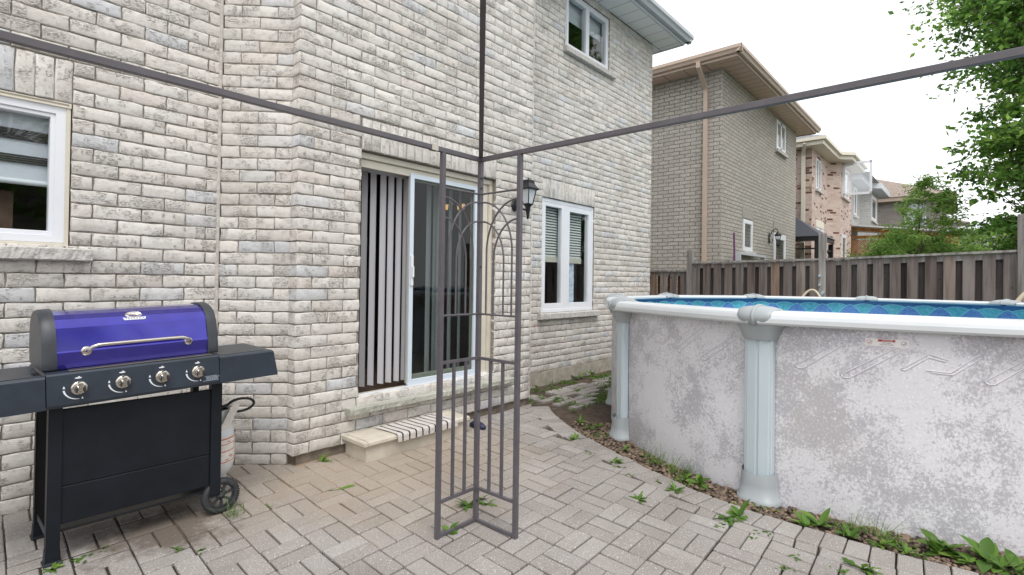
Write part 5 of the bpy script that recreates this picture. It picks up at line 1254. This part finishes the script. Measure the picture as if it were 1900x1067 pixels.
# dark gazebo between the houses
dg = thing('hardtop_gazebo', (20.2, 4.6, 0), 'dark slate roofed gazebo between the taupe and pink houses', 'gazebo')
q = MB(); hip(q, 19.0, 21.35, 3.55, 6.2, 3.02, .75); q.build('roof', M['gazeboroof'], dg)
q = MB(); q.box(19.05, 21.3, 3.6, 3.66, 2.88, 3.01); q.box(19.05, 19.11, 3.66, 6.1, 2.88, 3.01); q.build('valance', M['black'], dg)
for x, y in ((19.08, 3.64), (21.25, 3.64), (19.08, 6.0), (21.25, 6.0)): MB().box(x, x+.14, y, y+.14, 0, 2.88).build('post', M['black'], dg)
q = MB(); q.tube([(19.2, 3.7, 2.62), (21.25, 3.7, 2.62)], .025); 
for s_ in (0, 1): q.tube([(21.2-.05*s_, 3.7, 2.1+.1*s_), (20.9, 3.7, 2.5), (20.6, 3.7, 2.62)], .02); 
q.tube([(19.15, 3.75, 2.62), (19.15, 5.95, 2.62)], .025); q.build('scroll_rail', M['black'], dg)

# ------------------------------------------------------------ trees
def leaf(mb, p, sz_, rg, up=.3, rn=None, asp=.55, hue=0):
    d = Vector((rg.gauss(0, 1), rg.gauss(0, 1), rg.gauss(-.25, .7))).normalized()
    n = Vector((rg.gauss(0, .8), rg.gauss(0, .8), rg.gauss(.7, .5))); sd2 = d.cross(n).normalized()
    a = p; b_ = p+d*sz_; m1 = p+d*sz_*.45+sd2*sz_*asp*.5; m2 = p+d*sz_*.45-sd2*sz_*asp*.5
    mid = p+d*sz_*.5-d.cross(sd2)*sz_*.10
    mb.add([a, m1, b_, m2, mid], [(0, 1, 4), (1, 2, 4), (2, 3, 4), (3, 0, 4)], max(0, min(1, rg.gauss(.45+hue, .22) if rn is None else rn)), False)
def tree(name, base, height, label, seed, crown, trunk_r, leafmat_, nclump, nleaf, lsz, group=None, z_low=.2, limb=5, spread=.33, cat='tree', asp=.55):
    rg = random.Random(seed); t_ = thing(name, base, label, cat, group); bx, by, bz = base
    tr = MB(); top = Vector((bx+rg.uniform(-.2, .2), by+rg.uniform(-.2, .2), bz+height*.93))
    tp = [Vector((bx, by, bz-.1))]
    for k in range(1, 9): f = k/8; tp.append(Vector((bx, by, bz)).lerp(top, f)+Vector((rg.uniform(-.06, .06), rg.uniform(-.06, .06), 0))*height*.1)
    tr.tube(tp, [trunk_r*(1-.9*k/8) for k in range(9)], 8)
    lf = MB()
    for c in range(nclump):
        f = rg.random()**.8; z = bz+height*(z_low+(1-z_low)*f)
        rad = crown(f); a = rg.uniform(0, 2*math.pi); rr = rad*math.sqrt(rg.uniform(.12, 1))*rg.uniform(.8, 1.12)
        cen = Vector((bx+rr*math.cos(a), by+rr*math.sin(a), z+rg.uniform(-.1, .1)))
        k = min(7, int((cen.z-bz)/height*8*.82)); st_ = tp[max(1, k)]
        mid = st_.lerp(cen, .5)+Vector((0, 0, -.04*height*rg.random()))
        tr.tube([st_, mid, cen], [trunk_r*.10, trunk_r*.06, trunk_r*.02], 5, cap=False)
        hue = rg.gauss(0, .16); cs = rad*spread*rg.uniform(.6, 1.25)+.12
        outw_ = (cen-Vector((bx, by, cen.z))); outw_ = outw_.normalized() if outw_.length > .01 else Vector((1, 0, 0))
        for tw in range(3):
            e = cen+outw_*cs*rg.uniform(.1, .9)+Vector((rg.gauss(0, .6), rg.gauss(0, .6), rg.gauss(0, .35)))*cs
            tr.tube([cen, e], [trunk_r*.03, trunk_r*.015], 4, cap=False)
            for q in range(nleaf//3):
                s_ = rg.random(); p = cen.lerp(e, s_*1.05)+Vector((rg.gauss(0, .18), rg.gauss(0, .18), rg.gauss(0, .11)))*cs
                leaf(lf, p, lsz*rg.uniform(.6, 1.25), rg, hue=hue, asp=asp)
    tr.build('trunk', M['bark'], t_); lf.build('crown', M[leafmat_], t_)
    return t_
tree('broadleaf_tree', (14.2, -1.75, 0), 10.5, 'tall leafy green tree at the right behind the fence', 3, lambda f: (1.62+.28*math.sin(f*11+1))*min(1, .5+2.2*f)*(1 if f < .8 else 1-(f-.8)*2.5)+.1, .20, 'leaf_big', 1000, 84, .13, z_low=.17, spread=.26)
tree('young_tree', (14.6, .70, 0), 3.8, 'airy young tree with feathery leaves behind the fence', 8, lambda f: 1.0*(1-f)**.8+.12, .035, 'leaf_sm', 100, 66, .085, z_low=.40, spread=.30, asp=.36)
tree('leafy_shrub', (16.5, 1.22, 0), 2.75, 'dense dark green shrub beside the lean-to', 12, lambda f: 1.2*math.sqrt(max(0, 1-f*f))+.1, .08, 'leaf_big', 230, 80, .07, z_low=.3, spread=.3, cat='shrub')
tree('leafy_shrub', (15.5, .9, 0), 2.55, 'lighter shrub at the foot of the young tree', 13, lambda f: .9*math.sqrt(max(0, 1-f*f))+.1, .06, 'leaf_sm', 60, 70, .08, z_low=.3, spread=.3, cat='shrub')
tree('leafy_shrub', (20, -.75, 0), 3.3, 'bright green bush at the foot of the tall tree', 14, lambda f: 1.5*math.sqrt(max(0, 1-f*f))+.1, .08, 'leaf_sm', 90, 60, .12, z_low=.3, spread=.3, cat='shrub')
tree('broadleaf_tree', (1.5, -13, 0), 9.0, 'leafy tree at the back of the yard mirrored in the windows', 15, lambda f: 2.6*math.sin(math.pi*min(1, (.15+.85*f)))**.6+.2, .2, 'leaf_big', 110, 40, .26, z_low=.25, spread=.35)
far_house(-6, 3.5, -26, -18, 6, 'brownb', 'roof_b', 'house standing beyond the rear fence', .45)

# ------------------------------------------------------------ weeds
def weed(kind, x, y, s, label, seed, group='weeds in the paving joints and pebbles'):
    rg = random.Random(seed); mb = MB(); z0 = -.008
    def blade(L, wd, az, lift, curl, lob=False, base=(0, 0)):
        n = 6; v = []; c = Vector((x+base[0], y+base[1], z0)); d = Vector((math.cos(az), math.sin(az), 0)); sd2 = Vector((-d.y, d.x, 0)); el = lift
        p = c.copy(); tw = rg.uniform(-.5, .5)
        for k in range(n+1):
            t_ = k/n; prof = math.sin(math.pi*min(1, (.12+.88*t_))**1.3) if kind != 't' else (1-t_)**.8*.9+.05
            w_ = wd*max(.06, prof)*(1.0 if not lob else (1.25 if k % 2 else .55))
            nrm = Vector((0, 0, 1))*math.cos(el)-d*math.sin(el)
            sv = sd2*math.cos(tw*t_)+nrm*math.sin(tw*t_)
            v += [p-sv*w_, p+nrm*(-w_*.25), p+sv*w_]
            p = p+(d*math.cos(el)+Vector((0, 0, 1))*math.sin(el))*(L/n); el -= curl/n
        f = []
        for k in range(n): f += [(3*k, 3*k+1, 3*k+4, 3*k+3), (3*k+1, 3*k+2, 3*k+5, 3*k+4)]
        v = [(a, b_, max(c_, .002)) for a, b_, c_ in v]
        mb.add(v, f, max(0, min(1, rg.gauss(.5, .25))), True)
    if kind == 'r':
        for k in range(rg.randint(9, 14)): blade(.075*s*rg.uniform(.6, 1.2), .010*s, rg.uniform(0, 6.28), rg.uniform(.2, 1.1), rg.uniform(.5, 1.4), True)
    elif kind == 'b':
        for k in range(rg.randint(6, 9)): blade(.095*s*rg.uniform(.6, 1.3), .019*s, rg.uniform(0, 6.28), rg.uniform(.4, 1.2), rg.uniform(.3, 1.2), False)
    elif kind == 't':
        for k in range(rg.randint(18, 30)): blade(.10*s*rg.uniform(.5, 1.3), .0028, rg.uniform(0, 6.28), rg.uniform(.6, 1.45), rg.uniform(.2, 1.2), False, (rg.gauss(0, .02)*s, rg.gauss(0, .02)*s))
    elif kind == 's':
        for k in range(9): blade(.03*s*rg.uniform(.7, 1.3), .007*s, rg.uniform(0, 6.28), rg.uniform(.1, .8), .6, False, (rg.gauss(0, .022)*s, rg.gauss(0, .022)*s))
    elif kind == 'l':
        blade(.14, .014, 2.9+math.pi, .25, .3, False); blade(.06, .006, 2.5, .2, .3, False)
    o = mb.build({'r': 'dandelion_weed', 'b': 'broadleaf_weed', 't': 'grass_tuft', 's': 'creeping_weed', 'l': 'fallen_leaf'}[kind], M['weed'])
    T(o, label, {'t': 'grass', 'l': 'leaf'}.get(kind, 'weed'), group if kind != 'l' else None)
WL = [('b',2.02,2.23,0.9),('r',2.33,2.41,1.3),('r',2.44,2.33,1),('r',2.47,2.41,0.7),('l',1.89,3.23,1),('s',1.47,3.32,1),('t',1.28,3.31,1.3),('r',2.11,3.82,1.2),('r',0.45,3.36,0.8),('s',0.57,3.38,1.2),('s',0.67,3.40,0.6),('r',0.92,3.13,0.6),('s',1.00,3.02,0.7),('r',4.78,3.84,1),('r',5.08,3.95,1),('r',5.54,4.40,1.2),('t',5.87,4.40,1.3),('r',6.14,4.39,1),('r',6.51,4.43,1.4),('r',6.66,4.41,1.5),('r',6.88,4.38,1.6),('r',6.67,4.15,1.4),('r',5.75,3.89,1),('r',5.57,3.62,1),('r',5.19,3.79,1),('r',4.84,3.32,1),('r',4.50,3.00,1.3),('r',4.37,2.80,1.2),('r',3.99,2.70,1.3),('s',3.73,2.39,0.8),('r',3.69,2.13,1.1),('s',3.61,2.04,1),('s',3.54,1.92,0.8),('r',4.49,2.76,1),('r',3.17,1.64,1),('r',3.49,1.53,1),('s',3.55,1.68,0.8),('t',4.29,2.20,1.2),('r',4.01,2.23,1),('t',3.97,1.99,1.4),('t',3.90,1.87,1.5),('t',3.82,1.69,1.5),('t',3.85,1.60,1.2),('b',3.74,1.46,1),('r',3.76,1.57,1),('r',3.30,1.11,1.3),('b',3.38,1.07,1.2),('s',3.17,1.11,0.9),('s',3.25,0.88,0.8),('b',3.54,0.72,1.1),('b',3.59,0.67,1.2),('t',3.58,0.56,1),('t',3.68,0.47,1.1),('b',3.55,0.51,0.8),('t',3.65,0.36,1.8),('t',3.60,0.31,1.2),('r',3.57,0.37,1.2),('r',3.54,0.25,1),('b',3.70,0.11,1.5),('b',3.72,0.05,1.3),('b',3.66,0.13,1.1),('b',3.74,-0.07,1.7),('b',3.72,-0.13,1.4),('r',3.65,-0.01,1.2),('b',3.70,-0.19,1.3),('r',3.19,0.41,1.4),('s',3.09,0.48,1),('s',3.08,0.68,0.8),('s',2.93,0.69,0.8),('b',3.66,-0.15,1),('s',3.14,0.92,0.6)]
special = {0: 'leafy weed at the foot of the left gazebo side post', 1: 'toothed dandelion rosette left of the gazebo corner post', 2: 'dandelion rosette just right of the gazebo corner post', 3: 'smallest dandelion rosette behind the gazebo corner post', 4: 'single fallen green leaf lying on the pavers in front of the step', 5: 'low creeping weed on the sandy pavers right of the grill wheel', 6: 'wispy grass tuft standing in front of the grill wheel', 7: 'bushy dandelion at the wall corner left of the step', 8: 'small weed beside the left front foot of the grill', 9: 'creeping sprig in the joint right of the left grill foot'}
def zone(i, k, x, y):
    nm = {'r': 'dandelion rosette', 'b': 'broad leaved weed', 't': 'grass tuft', 's': 'creeping weed'}[k]
    if x < 1.6: return f'small {nm} in the joints before the grill'
    if y > 3.4: return f'{nm} in the soil gap between the window wall and pool'
    if x > xb(y)+.02 and y > 1.2: return f'{nm} in the pebbles between the two pool uprights'
    if x > xb(y)+.02: return f'{nm} in the pebbles right of the nearest pool upright'
    if y > 1.3: return f'{nm} in the paver joints left of the pebble strip'
    return f'{nm} in the paver joints near the nearest pool upright'
for i, (k, x, y, s) in enumerate(WL):
    lab = special.get(i) or zone(i, k, x, y)
    weed(k, x, y, s, lab, 100+i, 'weeds' if i in special else lab.split(' in the ')[0]+'s in the '+lab.split(' in the ')[-1])
# moss, seedlings and leaf scraps too many to count
mo = MB(); rg = random.Random(77)
for k in range(3200):
    if rg.random() < .12:
        a = R(rg.uniform(130, 215)); rr = rg.uniform(2.55, 2.95)+.0; x = 6.28+rr*math.cos(a); y = .78+rr*math.sin(a)
        if x < xb(y): continue
    else: x = rg.uniform(4.9, 7.8); y = rg.uniform(3.3, 4.4)
    if math.hypot(x-6.28, y-.78) < 2.54: continue
    cl = mn.noise(Vector((x*3, y*3, 5)))
    if cl < .05: continue
    for q in range(3):
        p = Vector((x+rg.gauss(0, .012), y+rg.gauss(0, .012), -.012)); leaf(mo, p+Vector((0, 0, rg.uniform(0, .02))), rg.uniform(.012, .035), rg, hue=.05)
T(mo.build('ground_cover', M['weed']), 'tiny seedlings and moss scattered over the soil and pebbles', 'ground cover', kind='stuff')
